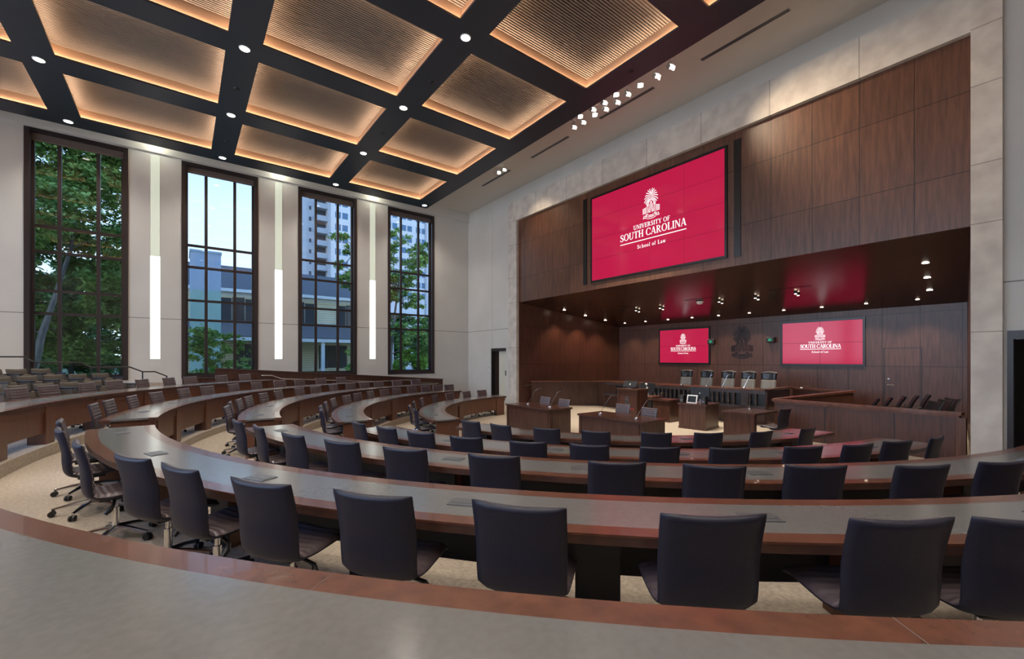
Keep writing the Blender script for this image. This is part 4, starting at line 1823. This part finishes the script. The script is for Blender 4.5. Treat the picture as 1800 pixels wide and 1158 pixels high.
# reporter desk
t = thing('reporter_desk', 'dark wood reporter desk with side chair, right of clerk desk', 'desk', (12.3, 5.42, 0), R(-4), 'wood tables of the well')
mb = MB()
mb.box(-.60, .60, -.44, .44, .71, .76)
mb.build('top', 'dark_wood', t, bevel=.006)
mb = MB()
mb.box(-.57, -.54, -.38, .40, 0, .71)
mb.build('front_panel', 'dark_wood', t)
for s in (1, -1):
    mb = MB()
    if s > 0:
        mb.box(-.57, .56, .38, .41, 0, .71)
    else:
        mb.box(-.57, -.45, -.41, -.36, 0, .71)
    mb.build('side_panel', 'dark_wood', t)
gooseneck(12.7, 5.6, .76, 'short chrome gooseneck microphone on reporter desk', (.0, .12), .14)
office_chair(11.9, 4.62, 0, R(-8), 'dark swivel chair seen from its side at the reporter desk', 'swivel chairs of the well', True)

# judges' bench
t = thing('judges_bench', 'long dark judges bench with baluster front below five high-backed chairs', 'bench', (0, 0, 0))
BX = 15.32


def bx_(y):
    return BX - .35 * max(0, 1 - ((y - 9.0) / 4.4) ** 2) + .18


ys = [13.6 - i * (13.6 - 6.25) / 30 for i in range(31)]
front = [(bx_(y), y) for y in ys]
back_ = [(bx_(y) + .75, y) for y in ys]
strip_slab([[(x - .05, y) for x, y in front], back_], 1.11, 1.16).build('top', 'cap_wood', t)
strip_slab([[(x, y) for x, y in front], [(x + .04, y) for x, y in front]], 1.0, 1.11).build('top_rail', 'bench_dark', t)
strip_slab([[(x - .02, y) for x, y in front], [(x + .06, y) for x, y in front]], .52, .60).build('bottom_rail', 'bench_dark', t)
strip_slab([[(x, y) for x, y in front], [(x + .04, y) for x, y in front]], 0, .52).build('kick_panel', 'dark_wood', t)
strip_slab([[(x + .09, y) for x, y in front], [(x + .11, y) for x, y in front]], .5, 1.1).build('recess_panel', 'black', t)
yb = 11.5
nb = 0
while yb > 6.36:
    if 6.95 < yb < 7.2:
        yb -= .33
        mb = MB()
        x = bx_(yb + .15)
        mb.box(x - .015, x + .06, yb + .03, yb + .27, .55, 1.06)
        mb.build('post', 'bench_dark', t)
        continue
    mb = MB()
    mb.lathe([(.042, .60), (.042, .64), (.022, .66), (.046, .74), (.048, .78), (.022, .90), (.042, .95), (.042, 1.0)], 8, (bx_(yb) + .035, yb, 0))
    mb.build('baluster', 'bench_dark', t, smooth=True)
    yb -= .185
    nb += 1
mb = MB()
mb.box(bx_(13.5) - .03, bx_(13.5) + .05, 11.6, 13.58, 0, 1.10)
mb.build('end_panel', 'dark_wood', t)
mb = MB()
mb.box(bx_(6.25) + .02, 17.15, 6.2, 6.26, 0, 1.11)
mb.build('side_panel', 'dark_wood', t)
mb = MB()
mb.prism([(bx_(6.25) - .05, 6.08), (17.2, 6.12), (17.2, 6.28), (bx_(6.25) + .75, 6.3), (bx_(6.25) - .05, 6.45)], 1.161, 1.19)
mb.build('side_top', 'cap_wood', t)


def judge_chair(x, y, label):
    t = thing('judge_chair', label, 'chair', (x, y, .45), R(90), 'high-backed chairs behind the judges bench')
    return t


jc = None
for i, (x, y) in enumerate(((16.55, 9.93), (16.55, 9.05), (16.5, 8.17), (16.45, 7.40), (16.42, 6.69))):
    lab = 'high-backed black leather chair behind the judges bench, %s from left' % ORD[i + 1]
    if jc is None:
        jc = judge_chair(x, y, lab)
        mb = MB()
        loft_pad(mb, spline([(-.26, .98), (-.24, .84), (-.22, .70), (-.21, .55)], 6), lambda s: .25 + .01 * s, .13, 0, .04, ribamp=0)
        mb.build('back_cushion', ['lit_leather', 'lit_leather'], jc, smooth='all', label='lower back cushion with strong light painted in')
        mb = MB()
        loft_pad(mb, spline([(-.285, 1.22), (-.275, 1.13), (-.262, 1.05), (-.258, .975)], 6), lambda s: .27 - .02 * s, .12, 0, .04, ribamp=0)
        mb.build('headrest', ['black_leather', 'black_leather'], jc, smooth='all')
        mb = MB()
        n = 14
        for k in range(n):
            u0, u1 = -1 + 2 * k / n, -1 + 2 * (k + 1) / n
            f = lambda u: 1.215 + .05 * (1 - abs(u) ** 1.5)
            mb.obox((( u0 + u1) / 2 * .265, -.30, (f(u0) + f(u1)) / 2), (.265 / n, 0, (f(u1) - f(u0)) / 2), (0, .06, 0), (0, 0, .018))
        mb.build('crest', 'lit_leather', jc, label='pale piped crest of the chair back')
        mb = MB()
        loft_pad(mb, spline([(-.22, .46), (0, .45), (.25, .46)], 5), lambda s: .27, .12, 0, .0, ribamp=0)
        mb.build('seat', ['black_leather', 'black_leather'], jc, smooth='all')
        for s in (-1, 1):
            mb = MB()
            mb.obox((s * .30, 0, .66), (.03, 0, 0), (0, .2, 0), (0, 0, .02))
            mb.obox((s * .30, -.1, .55), (.02, 0, 0), (0, .02, 0), (0, 0, .1))
            mb.build('armrest', 'black_leather', jc, bevel=.01)
        mb = MB()
        mb.tube([(0, 0, .08), (0, 0, .42)], .03, 8)
        for k in range(5):
            a = R(72 * k)
            mb.tube([(0, 0, .09), (.3 * cos(a), .3 * sin(a), .03)], [.03, .02], 6)
        mb.build('base', 'dark_wood', jc, smooth=True)
    else:
        c = copy_tree(jc)
        c.location = (x, y, .45)
        c['label'] = lab
for i, y in enumerate((9.35, 8.35, 7.75, 7.0)):
    gooseneck(15.45, y, 1.165, 'thin gooseneck microphone on judges bench, %s from left' % ORD[i + 1], (.05, -.22), .44)

# left enclosure wall
t = thing('enclosure_wall', 'low dark wood wall joining left pillar side to the judges bench', 'low wall', (0, 0, 0))
a, b = Vector((13.1, 15.62, 0)), Vector((15.55, 13.66, 0))
d = (b - a).normalized()
nn = Vector((-d.y, d.x, 0))


def wallseg(mb, a, b, z0, z1a, z1b, th):
    d = (b - a).normalized()
    nn = Vector((-d.y, d.x, 0)) * th
    P4 = [a - nn, b - nn, b + nn, a + nn]
    mb.prism([(p.x, p.y) for p in P4], z0, [z1a, z1b, z1b, z1a])


mb = MB()
wallseg(mb, a, b, 0, 1.10, 1.10, .06)
mb.build('panel', 'dark_wood', t)
mb = MB()
wallseg(mb, a - d * .04, b + d * .04, 1.101, 1.15, 1.15, .10)
mb.build('cap', 'cap_wood', t)
t = thing('handrail', 'short steel rail at left alcove wall beside the low wood wall', 'handrail', (0, 0, 0))
mb = MB()
mb.tube([(12.75, 15.78, .92), (13.2, 15.75, .95), (13.9, 15.7, .99)], .018, 8)
mb.build('rail', 'steel', t, smooth=True)

# jury box
t = thing('jury_box', 'dark wood jury box wall in front of right pillar side', 'low wall', (0, 0, 0))
a, b, c = Vector((13.3, 5.12, 0)), Vector((12.95, 1.55, 0)), Vector((13.6, 1.5, 0))
mb = MB()
wallseg(mb, a, b, 0, .99, .99, .06)
mb.build('front_wall', 'wood_side', t)
mb = MB()
dd = (b - a).normalized()
wallseg(mb, a - dd * .1, b + dd * .1, .991, 1.05, 1.05, .11)
wallseg(mb, a - dd * .06, b + dd * .06, .94, .99, .99, .08)
mb.build('front_cap', 'cap_wood', t)
for f_ in (.33, .72):
    p = a.lerp(b, f_) - Vector((.061, 0, 0))
    mb = MB()
    mb.box(p.x - .004, p.x + .004, p.y - .012, p.y + .012, 0, .93)
    mb.build('panel_joint', 'black', t)
mb = MB()
mb.box(12.87, 13.03, 1.40, 1.55, 0, .94)
mb.build('corner_post', 'desk_front', t)
mb = MB()
a2, b2 = Vector((13.42, 5.2, 0)), Vector((16.9, 4.35, 0))
wallseg(mb, a2, b2, 0, .99, 1.12, .05)
mb.build('side_wall', 'wood_side', t)
mb = MB()
wallseg(mb, a2, b2 + (b2 - a2).normalized() * .05, [.992, 1.122, 1.122, .992], 1.05, 1.18, .10)
mb.build('side_cap', 'cap_wood', t)
t = thing('witness_stand', 'small dark wood witness stand between judges bench and jury box', 'low wall', (0, 0, 0))
mb = MB()
wallseg(mb, Vector((17.25, 6.12, 0)), Vector((16.95, 4.55, 0)), 0, 1.10, 1.10, .05)
mb.build('front_wall', 'wood_side', t)
mb = MB()
wallseg(mb, Vector((17.27, 6.15, 0)), Vector((16.93, 4.5, 0)), 1.101, 1.16, 1.16, .10)
mb.build('front_cap', 'cap_wood', t)
gooseneck(16.9, 5.75, 1.16, 'gooseneck microphone on the small witness stand', (0, -.3), .10)


def juror_chair(x, y, z, face, label):
    global JC
    if JC is None:
        t = thing('juror_chair', label, 'chair', (x, y, z), face, 'black chairs in the jury box')
        mb = MB()
        loft_pad(mb, spline([(-.42, .98), (-.32, .80), (-.25, .62), (-.20, .46)], 9), lambda s: .25 - .015 * s, .05, .06, .035, edge=1)
        mb.build('backrest', ['leather', 'black_leather'], t, smooth='all')
        mb = MB()
        loft_pad(mb, spline([(-.20, .44), (-.05, .42), (.15, .44), (.25, .42)], 7), lambda s: .24, .06, .06, .02)
        mb.build('seat', ['leather', 'black_leather'], t, smooth='all')
        for s in (-1, 1):
            mb = MB()
            mb.tube([(s * .24, -.22, .46), (s * .262, -.22, .64), (s * .262, .10, .66), (s * .25, .12, .46)], .014, 6)
            mb.build('armrest', 'black', t, smooth=True)
        mb = MB()
        mb.tube([(0, 0, .0), (0, 0, .42)], .04, 10)
        mb.lathe([(.2, 0), (.2, .02), (.05, .04)], 14)
        mb.build('pedestal', 'black', t, smooth=True)
        JC = t
    else:
        t = copy_tree(JC)
        t.location = (x, y, z)
        t.rotation_euler = (0, 0, face)
        t['label'] = label
    return t


JC = None
for i, (x, y) in enumerate(((13.9, 3.44), (14.56, 3.32), (15.22, 3.18), (15.88, 3.04), (16.54, 2.9))):
    juror_chair(x, y, .18, R(15), 'black chair in jury box left group, %s from left, leaning to the right' % ORD[i + 1])
for i, (x, y) in enumerate(((13.85, 2.30), (14.55, 2.22), (15.25, 2.2))):
    juror_chair(x, y, .18, R(42), 'black ribbed chair in jury box right group beside pillar, %s from left' % ORD[i + 1])

# ================================================================= OUTDOORS
mb = MB()
mb.box(-90, 160, YN + .4, 220, -.6, -.5)
struct(mb.build('ground', 'grass'))
mb = MB()
mb.box(-90, 160, 47.5, 56, -.5, -.47)
struct(mb.build('ground', 'asphalt'))


def tree(name, label, base, trunk_pts, r0, blobs, lm, seed, leaf=.16, per=900, group=None):
    """trunk and branches as tubes; crown as thousands of small folded leaves in loose clumps"""
    rnd = random.Random(seed)
    t = thing(name, label, 'tree' if 'tree' in name else 'bush', base, 0, group)
    mb = MB()
    for path in trunk_pts:
        n = len(path)
        mb.tube(path, [r0 * (1 - .75 * i / (n - 1)) * (1 if path is trunk_pts[0] else .5) for i in range(n)], 8)
    tp = [Vector(p) for path in trunk_pts for p in path if p[2] > .3 * max(q[2] for q in trunk_pts[0])]
    for (c, rad) in blobs:
        c = Vector(c)
        src = min(tp, key=lambda p: (p - c).length + 2.0 * max(0, p.z - c.z + .5))
        ln = (src - c).length
        p1 = src.lerp(c, .35) + Vector((rnd.uniform(-.1, .1) * ln, rnd.uniform(-.1, .1) * ln, .08 * ln))
        p2 = src.lerp(c, .7) + Vector((rnd.uniform(-.08, .08) * ln, rnd.uniform(-.08, .08) * ln, .10 * ln))
        mb.tube([src, p1, p2, c], [r0 * .22, r0 * .15, r0 * .10, r0 * .05], 5)
        tp.append(p2)
        for k in range(5):
            e2 = c + Vector((rnd.uniform(-1, 1), rnd.uniform(-1, 1), rnd.uniform(-.6, 1))) * rad * .8
            mb.tube([c, (c + e2) / 2 + Vector((0, 0, .1 * rad)), e2], [r0 * .05, r0 * .035, r0 * .015], 4)
    mb.build('trunk', 'bark', t, smooth=True)
    vs, fs = [], []
    for (c, rad) in blobs:
        c = Vector(c)
        subs = []
        for k in range(max(6, int(per / 45))):
            v = Vector((rnd.gauss(0, 1), rnd.gauss(0, 1), rnd.gauss(0, 1))).normalized() * rad * rnd.uniform(.35, 1.0)
            subs.append(c + Vector((v.x, v.y, v.z * .8)))
        for k in range(per):
            s = rnd.choice(subs)
            p = s + Vector((rnd.gauss(0, 1), rnd.gauss(0, 1), rnd.gauss(0, .5))) * rad * .17
            d = Vector((rnd.uniform(-1, 1), rnd.uniform(-1, 1), rnd.uniform(-.8, .5))).normalized()
            e2 = d.cross(Vector((rnd.uniform(-1, 1), rnd.uniform(-1, 1), rnd.uniform(-1, 1)))).normalized()
            l = leaf * rnd.uniform(.7, 1.3)
            o = len(vs)
            vs += [p - d * l, p + e2 * l * .45, p + d * l, p - e2 * l * .45]
            fs += [(o, o + 1, o + 2, o + 3)]
    mb = MB()
    mb.add(vs, fs)
    mb.build('foliage', lm, t)
    return t


rr_ = random.Random(11)
# big tree outside the left window
tr_ = [[(0, 0, -.5), (.06, 0, 1.8), (.28, 0, 3.2), (.62, .1, 4.7), (1.1, .3, 7.0), (1.3, .5, 9.5)],
       [(0, 0, 1.0), (-.12, .1, 3), (-.15, .2, 6), (.1, .3, 9)]]
bl = []
for z in range(3, 16):
    for k in range(6):
        bl.append(((rr_.uniform(-2.2, 3.4), rr_.uniform(1.4 if z < 6 else -1.0, 4.0), z + rr_.uniform(-.5, .5)), rr_.uniform(1.0, 1.4)))
tree('shade_tree', 'large leafy tree with leaning pale trunk outside the leftmost window', (-4.95, 26.5, 0), tr_, .17, bl, 'leaf', 1, .115, 1250)
for i, (x, y, h_, lm, lab) in enumerate(((-11.5, 42, 8, 'leaf_dark', 'dark tree far behind the leftmost window, left side'), (-7.6, 53, 9.5, 'leaf_dark', 'dark tree far behind the leftmost window, right side'), (23.5, 62, 7.5, 'leaf_dark', 'dark tree far behind the rightmost window, left side'), (34, 66, 8.5, 'leaf_dark', 'dark tree far behind the rightmost window, right side'))):
    bl = [((rr_.uniform(-3.5, 3.5), rr_.uniform(-2, 2), rr_.uniform(.6, h_)), rr_.uniform(1.4, 2.1)) for k in range(30)]
    tree('background_tree', lab, (x, y, 0), [[(0, 0, -.5), (0, 0, h_ * .5)]], .25, bl, lm, 30 + i, .26, 620)
# right pair of trees
bl = [((rr_.uniform(-2.2, 2.3), rr_.uniform(-1, 1.5), rr_.uniform(6.5, 11.6)), rr_.uniform(.7, 1.1)) for k in range(22)]
bl += [((rr_.uniform(-2.2, 3.0), rr_.uniform(-1, 1.5), rr_.uniform(2.6, 6.5)), rr_.uniform(.8, 1.3)) for k in range(14)]
tree('slender_tree', 'leafy tree with grey trunk outside the rightmost window', (13.0, 31, 0), [[(-.7, 0, -.5), (-.65, 0, 2.5), (-.4, 0, 5), (0, 0, 8)]], .2, bl, 'leaf', 3, .12, 420)
bl = [((rr_.uniform(-1.2, 1.6), rr_.uniform(-1, 1), rr_.uniform(8.3, 12.6)), rr_.uniform(.6, 1.0)) for k in range(13)]
tree('slender_tree', 'loose green tree crown in right part of third window', (12.0, 39, 0), [[(1.8, 0, -.5), (1.8, 0, 5), (.8, 0, 9)]], .2, bl, 'leaf', 4, .15, 330)
bl = [((rr_.uniform(-2.2, 2.6), rr_.uniform(-.8, .8), rr_.uniform(.5, 3.6)), rr_.uniform(.6, 1.0)) for k in range(18)]
tree('garden_bush', 'fresh green bushes at foot of the rightmost window', (14.9, 35.0, 0), [[(0, 0, -.5), (0, 0, 1.5)]], .08, bl, 'leaf_lime', 5, .11, 380)
bl = [((rr_.uniform(-1.0, .7), rr_.uniform(-.6, .6), rr_.uniform(.6, 3.4)), rr_.uniform(.45, .75)) for k in range(16)]
tree('garden_bush', 'tall green bush at lower left of second window', (1.35, 24.5, 0), [[(0, 0, -.5), (0, 0, 1.8)]], .06, bl, 'leaf_lime', 6, .08, 330)
bl = [((rr_.uniform(-1.2, 1.2), rr_.uniform(-.5, .5), rr_.uniform(.4, 2.6)), rr_.uniform(.45, .7)) for k in range(12)]
tree('garden_bush', 'low green bush at lower right of second window', (3.3, 28, 0), [[(0, 0, -.5), (0, 0, 1.2)]], .06, bl, 'leaf', 7, .08, 330)
bl = [((rr_.uniform(-.7, .7), rr_.uniform(-.5, .5), rr_.uniform(.4, 3.1)), rr_.uniform(.4, .6)) for k in range(10)]
tree('garden_bush', 'slim green bush at lower right of third window', (10.7, 33, 0), [[(0, 0, -.5), (0, 0, 1.2)]], .06, bl, 'leaf_lime', 8, .08, 330)

# cream house
H = thing('house', 'cream sided two-storey house with slate roof and black shutters', 'house', (0, 45, -.5))
mb = MB()
mb.box(-.5, 17, 0, 9, 0, 8.75)
mb.build('wall', 'siding', H)
mb = MB()
mb.add([(-1.0, -.5, 8.75), (17.5, -.5, 8.75), (17.5, 9.5, 8.75), (-1, 9.5, 8.75), (.5, 4.5, 11.6), (13.5, 4.5, 11.6)],
       [(0, 1, 5, 4), (1, 2, 5), (2, 3, 4, 5), (3, 0, 4), (0, 3, 2, 1)])
mb.build('roof', 'shingle', H)
mb = MB()
mb.box(-1.05, 17.55, -.56, -.44, 8.5, 8.78)
mb.box(-.6, 17.1, -.06, 0, 8.2, 8.5)
mb.build('cornice', 'trim_white', H)
for x in (4.0, 8.9, 13.7):
    mb = MB()
    mb.box(x - .45, x + .45, -.05, 0, 5.9, 8.1)
    w_ = mb.build('window', 'shutter', H)
    mb = MB()
    mb.box(x - .36, x + .36, -.07, -.05, 6.0, 8.0)
    mb.build('pane', 'house_pane', w_)
    for s in (-1, 1):
        mb = MB()
        mb.box(x + s * .95 - .42, x + s * .95 + .42, -.07, 0, 5.85, 8.0)
        mb.build('shutter', 'shutter', H)
mb = MB()
mb.add([(-.5, -3.0, 4.6), (17.0, -3.0, 4.6), (17.0, 0, 6.1), (-.5, 0, 6.1), (-.5, -3.0, 4.4), (17, -3.0, 4.4), (17, 0, 4.4), (-.5, 0, 4.4)],
       [(0, 1, 2, 3), (4, 7, 6, 5), (0, 4, 5, 1), (1, 5, 6, 2), (3, 7, 4, 0)])
mb.build('porch_roof', 'shingle', H)
mb = MB()
mb.box(-.5, 17, -3.05, -3.0, 4.2, 4.5)
for x in (-.4, 10.2, 16.8):
    mb.box(x, x + .3, -2.9, -2.6, 0, 4.3)
mb.build('porch_trim', 'trim_white', H)
for x in (5.0, 12.0):
    mb = MB()
    mb.box(x - .55, x + .55, -.05, 0, 1.8, 4.0)
    w_ = mb.build('window', 'shutter', H)
    mb = MB()
    mb.box(x - .45, x + .45, -.07, -.05, 1.9, 3.9)
    mb.build('pane', 'house_pane', w_)
    for s in (-1, 1):
        mb = MB()
        mb.box(x + s * .95 - .36, x + s * .95 + .36, -.07, 0, 1.75, 4.0)
        mb.build('shutter', 'shutter', H)
# pale block that stands in for a reflection in the second window's glass
B = thing('reflection_block', 'pale blue-grey block standing in for a glass reflection at left of second window', 'building', (1.35, 38, -.5))
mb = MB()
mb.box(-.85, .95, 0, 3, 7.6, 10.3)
mb.build('wall', 'reflection_blue', B)
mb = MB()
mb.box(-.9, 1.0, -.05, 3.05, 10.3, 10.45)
mb.build('top_slab', 'reflection_blue', B)
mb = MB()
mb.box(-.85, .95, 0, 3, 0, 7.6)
mb.build('green_lower_part', 'reflection_green', B)

# distant tower
T = thing('apartment_tower', 'tall pale apartment tower with stacked balconies seen through right windows', 'building', (23.6, 110, -.5))
mb = MB()
mb.box(4.6, 36, 0, 20, 0, 75)
mb.build('wall', 'tower_wall', T)
mb = MB()
mb.box(0, 1.9, 1.5, 18, 0, 75)
mb.build('stair_shaft', 'tower_grey', T)
mb = MB()
mb.box(1.9, 4.6, 2.5, 18, 0, 75)
mb.build('balcony_recess', 'tower_dark', T)
nfl = 0
z = 18.0
while z < 68:
    mb = MB()
    mb.box(1.9, 4.6, .4, 2.5, z, z + .25)
    mb.box(1.9, 4.6, .4, .5, z + .25, z + 1.25)
    mb.build('balcony', 'tower_grey', T)
    z += 3.0
# window bands: one part per storey
z = 19.2
while z < 68:
    mb = MB()
    for x in (6.2, 10.4, 14.6, 19.0, 23.2, 27.4, 31.6):
        mb.box(x, x + 1.3, -.06, 0, z, z + 1.5)
        mb.box(x + 1.7, x + 3.0, -.06, 0, z, z + 1.5)
    mb.build('window_band', 'tower_pane', T)
    z += 3.0
mb = MB()
for x in (.6,):
    for i in range(22):
        mb.box(x, x + .5, 1.44, 1.5, 15 + 2.6 * i, 15.9 + 2.6 * i)
mb.build('shaft_vents', 'tower_dark', T)
mb = MB()
for x in (4.6, 18.0, 30):
    mb.box(x, x + .5, -.3, 0, 0, 75)
mb.build('pilaster', 'tower_grey', T)

# parked cars and lamps
def car(x, y, rz, label):
    t = thing('parked_car', label, 'car', (x, y, -.47), rz, 'cars parked beyond the right window')
    mb = MB()
    prof = [(-2.2, .35), (-2.2, .85), (-1.5, .95), (-.9, 1.42), (.7, 1.42), (1.4, .95), (2.15, .80), (2.2, .35)]
    n = len(prof)
    vs = [(a, -.85, b) for a, b in prof] + [(a, .85, b) for a, b in prof]
    mb.add(vs, [tuple(range(n)), tuple(range(n, 2 * n))[::-1]] + [(i, i + n, (i + 1) % n + n, (i + 1) % n) for i in range(n)])
    mb.build('body', 'car_blue', t, bevel=.05)
    for s in (-1, 1):
        mb = MB()
        mb.add([(-1.2, s * .86, .98), (1.1, s * .86, .98), (.62, s * .86, 1.34), (-.82, s * .86, 1.34)], [(0, 1, 2, 3) if s < 0 else (3, 2, 1, 0)])
        mb.build('side_window', 'bezel', t)
        for a in (-1.35, 1.35):
            mb = MB()
            mb.tube([(a, s * .70, .33), (a, s * .88, .33)], .33, 16)
            mb.build('wheel', 'black', t, smooth=True)


car(21.5, 50, 0, 'pale blue car parked beyond the rightmost window, left one')
car(26.2, 50, 0, 'pale blue car parked beyond the rightmost window, right one')
for (x, y, z, mm, lab) in ((-8.9, 40.5, 1.35, 'lamp_orange', 'street lamp with orange glow low in left window, left one'), (-6.9, 40.5, 1.45, 'lamp_orange', 'street lamp with orange glow low in left window, right one'),
                           (-5.9, 41, .95, 'lamp_white', 'street lamp with white glow low in left window')):
    t = thing('street_lamp', lab, 'street lamp', (x, y, -.5), 0, 'street lamps beyond the left window')
    mb = MB()
    mb.tube([(0, 0, 0), (0, 0, z + .3)], .05, 6)
    mb.build('pole', 'black', t)
    mb = MB()
    mb.lathe([(.03, -.1), (.13, -.04), (.13, .04), (.03, .1)], 10, (0, 0, z + .5))
    mb.build('lamp_head', mm, t, smooth=True)
